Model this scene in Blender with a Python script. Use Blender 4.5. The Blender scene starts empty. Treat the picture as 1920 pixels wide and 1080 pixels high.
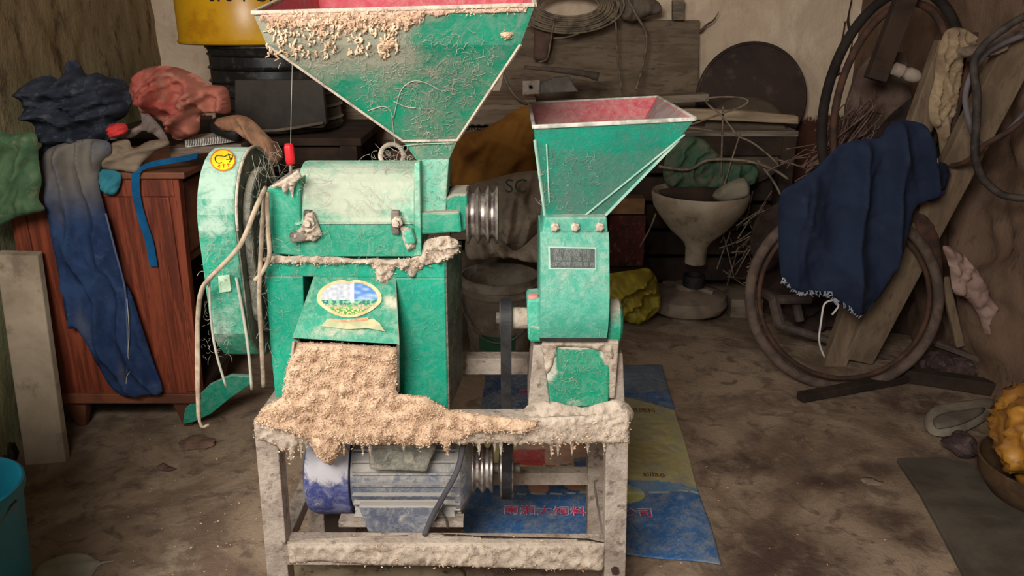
import bpy, bmesh, math, random
from mathutils import Vector, Matrix, noise
from mathutils.geometry import delaunay_2d_cdt
random.seed(7)
PI = math.pi
SC = bpy.context.scene
COL = SC.collection

# ------------------------------------------------------------------ camera, light, exposure
F = 1500.0; PITCH = math.radians(19.0); CH = 1.30
cam_d = bpy.data.cameras.new('camera'); cam = bpy.data.objects.new('camera', cam_d); COL.objects.link(cam)
cam.location = (0, 0, CH); cam.rotation_euler = (PI/2 - PITCH, 0, 0)
cam_d.sensor_width = 36; cam_d.lens = 36 * F / 1920; cam_d.clip_start = .02
SC.camera = cam
w = bpy.data.worlds.new('overcast'); SC.world = w; w.use_nodes = True
w.node_tree.nodes['Background'].inputs[0].default_value = (.80, .90, 1.0, 1)
w.node_tree.nodes['Background'].inputs[1].default_value = .8
def area(name, loc, target, sx, sy, power, col):
    l = bpy.data.lights.new(name, 'AREA'); l.shape = 'RECTANGLE'; l.size = sx; l.size_y = sy; l.energy = power; l.color = col
    o = bpy.data.objects.new(name, l); COL.objects.link(o); o.location = loc
    o.rotation_euler = (Vector(target) - Vector(loc)).to_track_quat('-Z', 'Y').to_euler(); return o
area('doorway_daylight', (-.50, -.43, 2.0), (-.05, 2.4, .5), .8, .6, 72, (1.0, .97, .93))
area('side_opening_daylight', (-2.1, .75, 1.75), (-.35, 1.9, .6), 1.0, .9, 36, (1.0, .975, .94))
SC.view_settings.view_transform = 'Standard'; SC.view_settings.look = 'None'
SC.view_settings.gamma = 1; SC.view_settings.use_curve_mapping = False
SC.view_settings.exposure = 0.0

# ------------------------------------------------------------------ picture point -> place in the room
SP, CP = math.sin(PITCH), math.cos(PITCH)
def ray(px, py):
    u = (px - 960) / F; v = -(py - 540) / F
    return Vector((u, v*SP + CP, v*CP - SP))
def W(px, py, Y):
    d = ray(px, py); return Vector((0, 0, CH)) + d * (Y / d.y)
def WZ(px, py, z=0.0):
    d = ray(px, py); return Vector((0, 0, CH)) + d * ((z - CH) / d.z)
def S(r, g, b):
    f = lambda c: (c/255/12.92) if c <= 10 else ((c/255 + .055)/1.055)**2.4
    return (f(r), f(g), f(b), 1)

# ------------------------------------------------------------------ materials
class NT:
    def __init__(s, name):
        s.m = bpy.data.materials.new(name); s.m.use_nodes = True; s.t = s.m.node_tree
        s.b = s.t.nodes['Principled BSDF']
        g = s.t.nodes.new('ShaderNodeTexCoord'); s.co = g.outputs['Object']
    def n(s, typ, **kw):
        x = s.t.nodes.new(typ)
        for k, v in kw.items(): setattr(x, k, v)
        return x
    def l(s, a, b): s.t.links.new(a, b)
    def noise(s, scale, detail=5, rough=.6, vec=None, stretch=None, dist=0):
        x = s.n('ShaderNodeTexNoise'); x.inputs['Scale'].default_value = scale; x.inputs['Detail'].default_value = detail
        x.inputs['Roughness'].default_value = rough; x.inputs['Distortion'].default_value = dist
        src = vec or s.co
        if stretch:
            mp = s.n('ShaderNodeMapping'); mp.inputs['Scale'].default_value = stretch; s.l(src, mp.inputs[0]); src = mp.outputs[0]
        s.l(src, x.inputs['Vector']); return x.outputs['Fac']
    def math(s, op, a, b=None, c=None, clamp=False):
        x = s.n('ShaderNodeMath', operation=op, use_clamp=clamp)
        for i, q in enumerate((a, b, c)):
            if q is None: continue
            if isinstance(q, (int, float)): x.inputs[i].default_value = q
            else: s.l(q, x.inputs[i])
        return x.outputs[0]
    def maprange(s, v, a, b, c=0, d=1):
        x = s.n('ShaderNodeMapRange'); x.interpolation_type = 'SMOOTHSTEP'
        s.l(v, x.inputs[0])
        for i, q in zip((1, 2, 3, 4), (a, b, c, d)): x.inputs[i].default_value = q
        return x.outputs[0]
    def mix(s, f, a, b):
        x = s.n('ShaderNodeMix', data_type='RGBA')
        if isinstance(f, (int, float)): x.inputs[0].default_value = f
        else: s.l(f, x.inputs[0])
        for i, q in ((6, a), (7, b)):
            if isinstance(q, tuple): x.inputs[i].default_value = q
            else: s.l(q, x.inputs[i])
        return x.outputs[2]
    def spot(s, centre, radius, soft=.6, squash=(1, 1, 1)):
        mp = s.n('ShaderNodeMapping', vector_type='TEXTURE'); mp.inputs['Location'].default_value = centre; mp.inputs['Scale'].default_value = squash
        s.l(s.co, mp.inputs[0])
        ln = s.n('ShaderNodeVectorMath', operation='LENGTH'); s.l(mp.outputs[0], ln.inputs[0])
        return s.maprange(ln.outputs['Value'], radius, radius*soft, 0, 1)
    def bump(s, h, strength=.4, dist=.004):
        x = s.n('ShaderNodeBump'); x.inputs['Strength'].default_value = strength; x.inputs['Distance'].default_value = dist
        s.l(h, x.inputs['Height']); s.l(x.outputs[0], s.b.inputs['Normal'])
    def done(s, col, rough=.8, metal=0, spec=.3):
        if isinstance(col, tuple): s.b.inputs['Base Color'].default_value = col
        else: s.l(col, s.b.inputs['Base Color'])
        s.b.inputs['Roughness'].default_value = rough; s.b.inputs['Metallic'].default_value = metal
        s.b.inputs['Specular IOR Level'].default_value = spec
        return s.m

def mat(name, c1, c2=None, scale=8, rough=.85, bump=.4, bscale=60, metal=0, stretch=None, spec=.25, lo=.4, hi=.62, dist=.003, c3=None):
    s = NT(name); c2 = c2 or tuple(x*.7 for x in c1[:3]) + (1,)
    f = s.maprange(s.noise(scale, 7, .65, stretch=stretch, dist=.4), lo, hi)
    col = s.mix(f, c1, c2)
    if c3: col = s.mix(s.maprange(s.noise(scale*3.1, 6, .7, stretch=stretch), .52, .68), col, c3)
    s.bump(s.noise(bscale, 4, .6, stretch=stretch), bump, dist)
    return s.done(col, rough, metal, spec)

def dusty(name, paint, paint2, dust, thr=.55, soft=.12, spots=(), up=.25, rough=.55, fine=55, film=.2, filmcol=None, scratch=True, bump=.5):
    """paint under a broken coat of dust; spots = (centre, radius, amount, squash)"""
    s = NT(name)
    n1 = s.noise(7, 8, .68, dist=.5); n2 = s.noise(fine, 6, .75, dist=1.2)
    v = s.math('ADD', s.math('MULTIPLY', n1, .55), s.math('MULTIPLY', n2, .45))
    g = s.n('ShaderNodeNewGeometry'); sep = s.n('ShaderNodeSeparateXYZ'); s.l(g.outputs['Normal'], sep.inputs[0])
    v = s.math('ADD', v, s.math('MULTIPLY', s.math('MAXIMUM', sep.outputs[2], 0.0), up))
    for sp in spots:
        c, r, a = sp[:3]; sq = sp[3] if len(sp) > 3 else (1, 1, 1)
        v = s.math('ADD', v, s.math('MULTIPLY', s.spot(c, r, .25, sq), a))
    f = s.maprange(v, thr - soft, thr + soft)
    base = s.mix(s.maprange(s.noise(3.5, 4), .38, .62), paint, paint2)
    fc = filmcol or dust
    base = s.mix(s.math('MULTIPLY', s.maprange(s.noise(26, 8, .8, dist=1.5), .42, .66), film), base, fc)
    if scratch:
        vo = s.n('ShaderNodeTexNoise'); vo.inputs['Scale'].default_value = 34; vo.inputs['Detail'].default_value = 3; vo.inputs['Distortion'].default_value = 3.5
        s.l(s.co, vo.inputs['Vector'])
        d = s.math('ABSOLUTE', s.math('SUBTRACT', vo.outputs['Fac'], .5))
        ln = s.maprange(d, .010, .003, 0, .32)
        base = s.mix(ln, base, fc)
    col = s.mix(f, base, dust)
    s.bump(s.math('ADD', s.math('MULTIPLY', f, .6), n2), bump, .004)
    rr = s.maprange(f, 0, 1, rough, .95); s.l(rr, s.b.inputs['Roughness'])
    m = s.done(col, rough, 0, .35); s.l(rr, s.b.inputs['Roughness']); return m

def vcol(name, rough=.7, bump=.25, bscale=80, dust=None, thr=.6):
    s = NT(name); a = s.n('ShaderNodeAttribute', attribute_name='print'); col = a.outputs['Color']
    if dust:
        v = s.math('ADD', s.math('MULTIPLY', s.noise(9, 7, .7, dist=.8), .5), s.math('MULTIPLY', s.noise(70, 5, .75, dist=1.5), .5))
        col = s.mix(s.maprange(v, thr-.1, thr+.12, 0, .8), col, dust)
    s.bump(s.noise(bscale, 5), bump, .003); return s.done(col, rough, 0, .3)

GREEN, GREEN2 = S(0, 150, 116), S(0, 122, 94)
DUST, BRAN, PINKD = S(178, 168, 148), S(210, 182, 152), S(198, 166, 142)
PALE = S(140, 178, 154)

# ------------------------------------------------------------------ mesh building
class MB:
    def __init__(s): s.v = []; s.f = []; s.mi = []; s.cur = 0
    def add(s, verts, faces):
        b = len(s.v); s.v += [Vector(p) for p in verts]; s.f += [tuple(b+i for i in f) for f in faces]; s.mi += [s.cur]*len(faces)
        return s
    def hexa(s, a, b):      # two quads (same winding)
        return s.add(list(a)+list(b), [(3,2,1,0),(4,5,6,7),(0,1,5,4),(1,2,6,5),(2,3,7,6),(3,0,4,7)])
    def box(s, x0, x1, y0, y1, z0, z1):
        return s.hexa([(x0,y0,z0),(x1,y0,z0),(x1,y1,z0),(x0,y1,z0)], [(x0,y0,z1),(x1,y0,z1),(x1,y1,z1),(x0,y1,z1)])
    def fbox(s, p0, q0, p1, q1, Y, d):   # front face filling a picture rectangle at distance Y
        a, b = W(p0, q1, Y), W(p1, q0, Y); return s.box(a.x, b.x, Y, Y+d, a.z, b.z)
    def prism(s, pts, off):
        n = len(pts); a = [Vector(p) for p in pts]; o = Vector(off)
        return s.add(a + [p+o for p in a], [tuple(range(n-1, -1, -1)), tuple(range(n, 2*n))] + [(i, (i+1) % n, n+(i+1) % n, n+i) for i in range(n)])
    def ppx(s, pts, Y, d):  # picture outline at distance Y, pushed back by d
        return s.prism([W(p[0], p[1], Y) for p in pts], (0, d, 0))
    def xprof(s, prof, x0, x1):   # (y, z) profile swept along X
        return s.prism([(x0, y, z) for y, z in prof], (x1-x0, 0, 0))
    def beam(s, a, b, wd, th, up=(0, 0, 1)):
        a, b = Vector(a), Vector(b); d = (b-a).normalized(); u = Vector(up)
        sd = d.cross(u)
        if sd.length < .05: sd = d.cross(Vector((0, 1, 0)))
        sd.normalize(); u = sd.cross(d).normalized(); h, k = sd*wd/2, u*th/2
        return s.hexa([a-h-k, a+h-k, a+h+k, a-h+k], [b-h-k, b+h-k, b+h+k, b-h+k])
    def tube(s, pts, r, n=8, smooth=3, cap=True):
        pts = [Vector(p) for p in pts]
        if smooth and len(pts) > 2: pts = catmull(pts, smooth)
        m = len(pts); R = (lambda i: r[min(int(i*len(r)/m), len(r)-1)]) if isinstance(r, (list, tuple)) else (lambda i: r)
        b = len(s.v); ref = None
        for i, p in enumerate(pts):
            t = (pts[min(i+1, m-1)] - pts[max(i-1, 0)])
            t = t.normalized() if t.length > 1e-9 else Vector((0, 0, 1))
            if ref is None: ref = t.orthogonal().normalized()
            ref = (ref - t*ref.dot(t)); ref = ref.normalized() if ref.length > 1e-6 else t.orthogonal().normalized()
            c = t.cross(ref)
            for k in range(n):
                an = 2*PI*k/n; s.v.append(p + (ref*math.cos(an) + c*math.sin(an))*R(i))
        for i in range(m-1):
            for k in range(n):
                s.f.append((b+i*n+k, b+i*n+(k+1) % n, b+(i+1)*n+(k+1) % n, b+(i+1)*n+k)); s.mi.append(s.cur)
        if cap:
            s.f.append(tuple(b+k for k in range(n-1, -1, -1))); s.mi.append(s.cur)
            s.f.append(tuple(b+(m-1)*n+k for k in range(n))); s.mi.append(s.cur)
        return s
    def lathe(s, prof, c, axis=(0, 0, 1), n=40, closed=False, wob=0):   # prof: (r, h)
        ax = Vector(axis).normalized(); e = ax.orthogonal().normalized(); g = ax.cross(e); c = Vector(c); b = len(s.v); m = len(prof)
        for r, h in prof:
            for k in range(n):
                a = 2*PI*k/n; rr = r*(1 + wob*noise.noise(Vector((math.cos(a)*1.5, math.sin(a)*1.5, h*9+c.x))))
                s.v.append(c + ax*h + (e*math.cos(a)+g*math.sin(a))*rr)
        rng = range(m if closed else m-1)
        for i in rng:
            j = (i+1) % m
            for k in range(n):
                s.f.append((b+i*n+k, b+i*n+(k+1) % n, b+j*n+(k+1) % n, b+j*n+k)); s.mi.append(s.cur)
        if not closed:
            if prof[0][0] > 1e-6: s.f.append(tuple(b+k for k in range(n-1, -1, -1))); s.mi.append(s.cur)
            if prof[-1][0] > 1e-6: s.f.append(tuple(b+(m-1)*n+k for k in range(n))); s.mi.append(s.cur)
        return s
    def build(s, name, m, parent=None, smooth=False, bevel=0, sub=0, fix=True):
        me = bpy.data.meshes.new(name); me.from_pydata([tuple(p) for p in s.v], [], s.f)
        ms = m if isinstance(m, (list, tuple)) else [m]
        for q in ms: me.materials.append(q)
        if len(ms) > 1: me.polygons.foreach_set('material_index', s.mi)
        if fix:
            bm = bmesh.new(); bm.from_mesh(me); bmesh.ops.recalc_face_normals(bm, faces=bm.faces); bm.to_mesh(me); bm.free()
        if smooth: me.polygons.foreach_set('use_smooth', [True]*len(me.polygons))
        o = bpy.data.objects.new(name, me); COL.objects.link(o)
        if bevel:
            md = o.modifiers.new('bevel', 'BEVEL'); md.width = bevel; md.segments = 2; md.limit_method = 'ANGLE'; md.angle_limit = .6
        if smooth == 'auto':
            md = o.modifiers.new('split', 'EDGE_SPLIT'); md.split_angle = .7
        if parent is not None:
            o.parent = parent
            root = parent; off = Vector(parent.get('_w', (0, 0, 0))) if parent.type == 'EMPTY' else None
            o.matrix_parent_inverse = Matrix.Translation(-Vector(parent.location)) if parent.type == 'EMPTY' else Matrix.Identity(4)
        return o

def catmull(P, n, closed=False):
    out = []; m = len(P); g = (lambda i: P[i % m]) if closed else (lambda i: P[max(0, min(m-1, i))])
    for i in range(m if closed else m-1):
        a, b, c, d = g(i-1), g(i), g(i+1), g(i+2)
        for k in range(n):
            t = k/n; out.append(.5*((2*b) + (c-a)*t + (2*a-5*b+4*c-d)*t*t + (3*b-a-3*c+d)*t**3))
    if not closed: out.append(P[-1])
    return out

def tag(o, label, cat, group=None, kind=None):
    if label: o['label'] = label
    if cat: o['category'] = cat
    if group: o['group'] = group
    if kind: o['kind'] = kind
    return o
def thing(name, label, cat, loc=(0, 0, 0), group=None):
    o = bpy.data.objects.new(name, None); COL.objects.link(o); o.location = loc; o.empty_display_size = .05
    return tag(o, label, cat, group)
def struct(o): o['kind'] = 'structure'; return o

def n3(p, s, seed=0): return noise.noise(Vector((p[0]*s+seed, p[1]*s+seed*1.7, p[2]*s)))
def fold(px, py, ang, wl, seed, wob=1.0):
    a = math.radians(ang); u = px*math.cos(a) + py*math.sin(a); v = -px*math.sin(a) + py*math.cos(a)
    u += wob*wl*1.2*noise.noise(Vector((px/(wl*3), py/(wl*3), seed)))
    return (1 - abs(math.sin(PI*u/wl + 2.2*noise.noise(Vector((v/(wl*4), seed, 0))))))**1.3
def blob(name, outline, Y, thick, m, parent=None, step=6, folds=(), nz=(.0, 1), back=.35, edge=30, seed=0, smooth_out=4, rim=.5, tilt=0, keep=None, jag=0, lie=None, crump=0, csz=30):
    """a soft or lumpy body: the outline at its own distance, swelling towards the viewer, folded and closed at the back"""
    P = [Vector((a, b)) for a, b in outline]
    if smooth_out: P = catmull(P, smooth_out, True)
    if jag: P = [p + Vector((noise.noise(Vector((p.x/9, p.y/9, seed))), noise.noise(Vector((p.x/9, p.y/9, seed+9)))))*jag for p in P]
    # resample the outline
    Q = []
    for i in range(len(P)):
        a, b = P[i], P[(i+1) % len(P)]; k = max(1, int((b-a).length/step))
        Q += [a.lerp(b, j/k) for j in range(k)]
    P = [p for i, p in enumerate(Q) if (p - Q[i-1]).length > .4]
    nb = len(P)
    xs = [p.x for p in P]; ys = [p.y for p in P]
    def dist_in(x, y):
        ins = False; best = 1e9
        for i in range(nb):
            a, b = P[i], P[(i+1) % nb]
            if (a.y > y) != (b.y > y) and x < (b.x-a.x)*(y-a.y)/(b.y-a.y)+a.x: ins = not ins
            dx, dy = b.x-a.x, b.y-a.y; L = dx*dx+dy*dy
            t = 0 if L == 0 else max(0, min(1, ((x-a.x)*dx+(y-a.y)*dy)/L)); ex, ey = a.x+t*dx-x, a.y+t*dy-y
            q = ex*ex+ey*ey
            if q < best: best = q
        return (math.sqrt(best) if ins else -1)
    pts = list(P); D = [0.0]*nb
    y = min(ys)+step*.5; row = 0
    while y < max(ys):
        x = min(xs) + (step*.5 if row % 2 else 0)
        while x < max(xs):
            d = dist_in(x, y)
            if d > step*.55: pts.append(Vector((x, y))); D.append(d)
            x += step
        y += step*.87; row += 1
    vo, eo, fo, _, _, _ = delaunay_2d_cdt(pts, [(i, (i+1) % nb) for i in range(nb)], [], 1, 1e-4)
    mb = MB(); fr = []; bk = []; yc = sum(ys)/nb
    oi = {}
    for i, p in enumerate(vo):
        d = D[i] if i < len(D) and (p-pts[i]).length < .01 else max(0, dist_in(p.x, p.y))
        prof = math.sqrt(max(0, 1-(1-min(1, d/edge))**2))
        Y0 = (Y(p.x, p.y) if callable(Y) else Y) + tilt*(p.y-yc)
        r = prof*thick*(1-rim) + thick*rim*prof*(.5+.5*noise.noise(Vector((p.x/edge/2.5, p.y/edge/2.5, seed+3))))
        for an, wl, am in folds: r += prof*am*(fold(p.x, p.y, an, wl, seed)-.4)
        if crump:
            an_ = math.radians(folds[0][0]) if folds else 0
            q = Vector(((p.x*math.cos(an_)+p.y*math.sin(an_))/csz*1.15, (-p.x*math.sin(an_)+p.y*math.cos(an_))/csz*.38, seed*.7)); q += .5*noise.noise_vector(q*.7)
            r += prof*crump*((1-abs(noise.noise(q))*2.2)**2*.7 + (1-abs(noise.noise(q*2.3))*2.2)**2*.3 - .45)
        if nz[0]: r += nz[0]*(.25+.75*prof)*noise.turbulence(Vector((p.x/nz[1], p.y/nz[1], seed)), 3, False, noise_basis='PERLIN_ORIGINAL')
        if lie is not None:
            c = WZ(p.x, p.y, lie); fr.append(c + Vector((0, 0, r))); bk.append(Vector((c.x, c.y, max(.0005, c.z-.002)))); continue
        c = W(p.x, p.y, Y0)
        fr.append(c + Vector((0, -r, 0))); bk.append(c + Vector((0, prof*thick*back + .001, 0)))
    n = len(vo); isb = set()
    cnt = {}
    for f in fo:
        for i in range(3):
            e = tuple(sorted((f[i], f[(i+1) % 3]))); cnt[e] = cnt.get(e, 0)+1
    faces = [tuple(f) for f in fo] + [tuple(n+i for i in reversed(f)) for f in fo]
    for e, c in cnt.items():
        if c == 1: faces.append((e[0], e[1], n+e[1], n+e[0]))
    mb.add(fr+bk, faces)
    o = mb.build(name, m, parent, smooth=True)
    if keep is not None: keep += fr
    return o

def flakes(pts, n, size, m, name, parent, push=.002, seed=1, longness=2.5):
    rnd = random.Random(seed); mb = MB()
    for _ in range(n):
        p = rnd.choice(pts) + Vector((rnd.uniform(-1, 1), rnd.uniform(-.4, .2), rnd.uniform(-1, 1)))*.003 + Vector((0, -push*rnd.random(), 0))
        d = Vector((rnd.gauss(0, 1), rnd.gauss(0, .6), rnd.gauss(0, 1))).normalized(); e = d.orthogonal().normalized()
        s_ = size*rnd.uniform(.5, 1.4); a = d*s_*longness/2; b = e*s_/2; c = d.cross(e)*s_*.3
        mb.add([p-a, p+b, p+a, p-b+c], [(0, 1, 2), (0, 2, 3)])
    o = mb.build(name, m, parent, fix=False); o['kind'] = 'stuff'; return o

def webs(name, spec, m, parent, seed=3):
    """fine cobweb threads: spec = (px0, py0, px1, py1, Yfun, count, length px, radius)"""
    rnd = random.Random(seed); mb = MB()
    for x0, y0, x1, y1, Yf, n, L, r in spec:
        for _ in range(n):
            x, y = rnd.uniform(x0, x1), rnd.uniform(y0, y1); a = rnd.uniform(0, 2*PI); pts = []
            l = L*rnd.uniform(.4, 1.6); cv = rnd.gauss(0, .5)
            for k in range(5):
                Yv = Yf(x, y) if callable(Yf) else Yf
                pts.append(W(x, y, Yv - .003 - .003*rnd.random())); x += math.cos(a)*l/4; y += math.sin(a)*l/4; a += cv
            mb.tube(pts, r*.55*rnd.uniform(.6, 1.3), 3, 2, cap=False)
    o = mb.build(name, m, parent, smooth=True, fix=False); o['kind'] = 'stuff'; return o

def textmesh(name, body, size, m, fn, parent=None, depth=.0008, cuts=0):
    """lettering laid on a surface; fn maps letter coordinates (x, y, lift) to the room"""
    c = bpy.data.curves.new(name, 'FONT'); c.body = body; c.size = size; c.extrude = depth/2; c.resolution_u = 3; c.align_x = 'CENTER'; c.align_y = 'CENTER'
    o = bpy.data.objects.new(name, c); COL.objects.link(o)
    dg = bpy.context.evaluated_depsgraph_get(); dg.update(); me = bpy.data.meshes.new_from_object(o.evaluated_get(dg))
    bpy.data.objects.remove(o)
    if cuts:
        bm = bmesh.new(); bm.from_mesh(me); bmesh.ops.triangulate(bm, faces=bm.faces)
        bmesh.ops.subdivide_edges(bm, edges=[e for e in bm.edges if e.calc_length() > size*.15], cuts=cuts); bm.to_mesh(me); bm.free()
    for v in me.vertices: v.co = fn(v.co.x, v.co.y, v.co.z + depth/2)
    me.materials.clear(); me.materials.append(m); me.name = name
    o = bpy.data.objects.new(name, me); COL.objects.link(o)
    if parent is not None:
        o.parent = parent
        if parent.type == 'EMPTY': o.matrix_parent_inverse = Matrix.Translation(-Vector(parent.location))
    return o

# ------------------------------------------------------------------ shared materials
M_webs = mat('cobweb thread', S(186, 180, 162), S(160, 156, 140), rough=.9, bump=0)
M_bran = mat('bran', S(216, 184, 154), S(196, 164, 134), 14, .95, .9, 130, c3=S(168, 132, 104), dist=.004)
M_bran2 = mat('bran flake', S(222, 192, 160), S(192, 156, 124), 40, .95, .2)
M_crust = mat('dusty crust', S(200, 182, 162), S(174, 156, 138), 12, .95, .9, 110, c3=S(142, 124, 110), dist=.004)
M_steel = mat('dusty steel', S(180, 164, 148), S(154, 138, 124), 14, .9, .9, 90, c3=S(118, 102, 90), dist=.004)
M_dark = mat('black paint', S(30, 28, 27), S(52, 46, 42), 9, .55, .2)
M_belt = mat('black rubber belt', S(34, 34, 36), S(58, 56, 54), 12, .6, .2)
M_iron = mat('dusty cast iron', S(128, 118, 106), S(84, 76, 68), 20, .6, .3, metal=.3)
M_groove = mat('worn bright steel', S(176, 166, 156), S(110, 98, 92), 30, .4, .2, metal=.6)
M_wood = mat('grey weathered timber', S(132, 116, 98), S(98, 84, 70), 4, .9, .6, 30, stretch=(1, 1, 6))
M_woodx = mat('grey weathered plank', S(140, 124, 106), S(100, 86, 72), 4, .9, .6, 30, stretch=(.8, 8, 8))
M_darkwood = mat('dark old timber', S(64, 48, 38), S(44, 34, 28), 5, .9, .5, 40)
M_wire = mat('dusty wire', S(134, 118, 98), S(96, 82, 68), 20, .85, .2)
M_cable = mat('dusty black cable', S(50, 44, 40), S(74, 64, 56), 20, .7, .2)
M_paleca = mat('pale dusty cable', S(176, 156, 132), S(140, 122, 102), 30, .9, .5, 90)
M_rust = mat('rusty iron', S(86, 58, 44), S(60, 44, 38), 14, .85, .5)
M_twig = mat('dry twig', S(120, 94, 84), S(84, 62, 54), 20, .9, .4)


# ------------------------------------------------------------------ the room
LW = lambda y: -1.32 - .10*y          # left wall line
RW = 1.70; BW = 4.12; FW = -.45
def grid(fn, nu, nv):
    mb = MB(); mb.add([fn(i/nu, j/nv) for j in range(nv+1) for i in range(nu+1)],
                      [(j*(nu+1)+i, j*(nu+1)+i+1, (j+1)*(nu+1)+i+1, (j+1)*(nu+1)+i) for j in range(nv) for i in range(nu)])
    return mb
def turb(v, s, o=4, seed=0): return noise.turbulence(Vector((v[0]*s+seed, v[1]*s, v[2]*s)), o, False)

def floor_mat():
    s = NT('dirty concrete')
    n1 = s.noise(2.2, 8, .65, dist=.6); n2 = s.noise(13, 8, .7, dist=.5); n3_ = s.noise(70, 5, .7)
    col = s.mix(s.maprange(n1, .40, .60), S(160, 137, 113), S(116, 94, 76))
    col = s.mix(s.maprange(n2, .5, .64, 0, .8), col, S(100, 82, 70))
    col = s.mix(s.maprange(s.noise(5, 6, .7), .55, .7, 0, .6), col, S(176, 158, 132))
    f = None
    for px, py, r, sq in ((1470, 1050, .26, (1.1, .9, 1)), (1390, 870, .17, (1.1, .7, 1)), (1560, 905, .12, (1.5, .6, 1)), (1690, 990, .16, (.8, 1, 1)), (1720, 760, .22, (1.4, .8, 1)), (1640, 880, .07, (1, 1, 1))):
        c = WZ(px, py); q = s.spot((c.x, c.y, 0), r, .2, sq); f = q if f is None else s.math('MAXIMUM', f, q)
    v = s.math('MULTIPLY', f, s.maprange(n2, .3, .55, .35, 1))
    col = s.mix(s.math('MULTIPLY', v, .85), col, S(74, 54, 46))
    s.bump(s.math('ADD', n2, s.math('MULTIPLY', n3_, .5)), .7, .008)
    return s.done(col, .8, 0, .3)
def wall_mat(name, a, b, c, zb=None, low=None, stainy=.5):
    s = NT(name)
    n1 = s.noise(2.4, 8, .68, dist=.8); n2 = s.noise(14, 7, .72, stretch=(1, 1, .45)); n3_ = s.noise(60, 5, .7)
    col = s.mix(s.maprange(n1, .38, .62), a, b)
    col = s.mix(s.maprange(n2, .52, .7, 0, stainy), col, c)
    if zb is not None:
        sep = s.n('ShaderNodeSeparateXYZ'); s.l(s.co, sep.inputs[0])
        h = s.math('ADD', sep.outputs[2], s.math('MULTIPLY', s.math('SUBTRACT', n2, .5), .22))
        col = s.mix(s.maprange(h, zb-.01, zb+.015), low, col)
    s.bump(s.math('ADD', n2, s.math('MULTIPLY', n3_, .4)), .6, .01)
    return s.done(col, .92, 0, .15)
def fl(u, v):
    x, y = -2.3+4.6*u, -1.2+5.5*v; p = (x, y, 0)
    return (x, y, -.006*turb(p, 1.6) + .0)
struct(grid(fl, 90, 110).build('floor', floor_mat(), smooth=True))
M_wl = wall_mat('stained lime wall', S(150, 138, 104), S(120, 108, 76), S(84, 72, 54))
def gl():
    s = NT('stained mud and lime wall'); sep = s.n('ShaderNodeSeparateXYZ'); s.l(s.co, sep.inputs[0])
    n1 = s.noise(2.8, 8, .7, dist=1); n2 = s.noise(12, 7, .74, stretch=(1, 1, .5))
    z = s.math('ADD', sep.outputs[2], s.math('MULTIPLY', s.math('SUBTRACT', n1, .5), .5))
    col = s.mix(s.maprange(z, .7, 1.25), S(128, 134, 98), S(158, 136, 104))
    col = s.mix(s.maprange(n1, .42, .66, 0, .6), col, S(178, 162, 124))
    col = s.mix(s.maprange(n2, .5, .66, 0, .8), col, S(82, 66, 48))
    s.bump(n2, .7, .012); return s.done(col, .92, 0, .15)
def wl(u, v):
    y = FW + (BW-FW)*u; z = 2.7*v; p = (0, y, z)
    return (LW(y) - .02*turb(p, 1.6) + .006*turb(p, 9), y, z)
def wl_part(y0, y1, z0, z1, nu, nv):
    def f(u, v):
        y = y0+(y1-y0)*u; z = z0+(z1-z0)*v; p = (0, y, z); return (LW(y) - .02*turb(p, 1.6) + .006*turb(p, 9), y, z)
    return grid(f, nu, nv)
wlm = wl_part(1.30, BW, 0, 2.7, 100, 90)
for q in ((FW, .1, 0, 2.7, 20, 40), (.1, 1.30, 2.2, 2.7, 30, 12)):
    g_ = wl_part(*q); wlm.add(g_.v, g_.f)
wlm.prism([(LW(1.30)-.02, 1.30, 0), (LW(1.30)-.25, 1.30, 0), (LW(1.30)-.25, 1.30, 2.2), (LW(1.30)-.02, 1.30, 2.2)], (0, .01, 0))
wlm.add([(LW(1.30)-.25, 1.30, 0), (LW(BW)-.25, BW, 0), (LW(BW)-.25, BW, 2.7), (LW(1.30)-.25, 1.30, 2.7)], [(0, 1, 2, 3)])
struct(wlm.build('wall_left', gl(), smooth='auto'))
M_wb = wall_mat('cream plaster wall', S(230, 206, 178), S(208, 182, 154), S(160, 132, 106), .80, S(92, 58, 44), .35)
def wb(u, v):
    x = -1.9 + 3.8*u; z = -.02 + 2.74*v; p = (x, 0, z)
    return (x, BW + .012*turb(p, 2) - (.03 if z > .8 + .08*n3(p, 7) else 0), z)
struct(grid(wb, 130, 100).build('wall_back', M_wb, smooth=True))
M_wr = wall_mat('crumbling brown wall', S(126, 100, 82), S(100, 78, 62), S(64, 48, 38), None, None, .7)
def wr(u, v):
    y = FW + (BW-FW)*u; z = 2.7*v; p = (0, y, z)
    lump = .08*turb(p, 1.9) + .03*turb(p, 7) + .01*turb(p, 22)
    k = max(0, min(1, (3.5-y)/.5)) * max(.15, min(1, (1.25-z)/.3))
    return (RW - .01 - lump*k, y, z)
struct(grid(wr, 150, 90).build('wall_right', M_wr, smooth=True))
fw = MB()
fw.box(-1.9, -.95, FW-.2, FW, 0, 2.7); fw.box(.45, 1.9, FW-.2, FW, 0, 2.7); fw.box(-.95, .45, FW-.2, FW, 2.3, 2.7)
struct(fw.build('wall_front', M_wl))
struct(MB().box(-2, 2, FW-.2, BW+.2, 2.7, 2.8).build('ceiling', mat('smoky boards ceiling', S(96, 80, 64), S(70, 58, 46))))
# plaster cracks on the back wall
cr = MB()
for pts in (((1597,0),(1590,40),(1598,75),(1594,100)), ((1585,40),(1580,75),(1578,105),(1572,135)), ((1560,150),(1568,140),(1580,136),(1590,128))):
    cr.tube([W(a, b, BW-.035) for a, b in pts], [.004, .007, .003, .005], 5, 3)
struct(cr.build('trim_1', M_darkwood, smooth=True))

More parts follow.
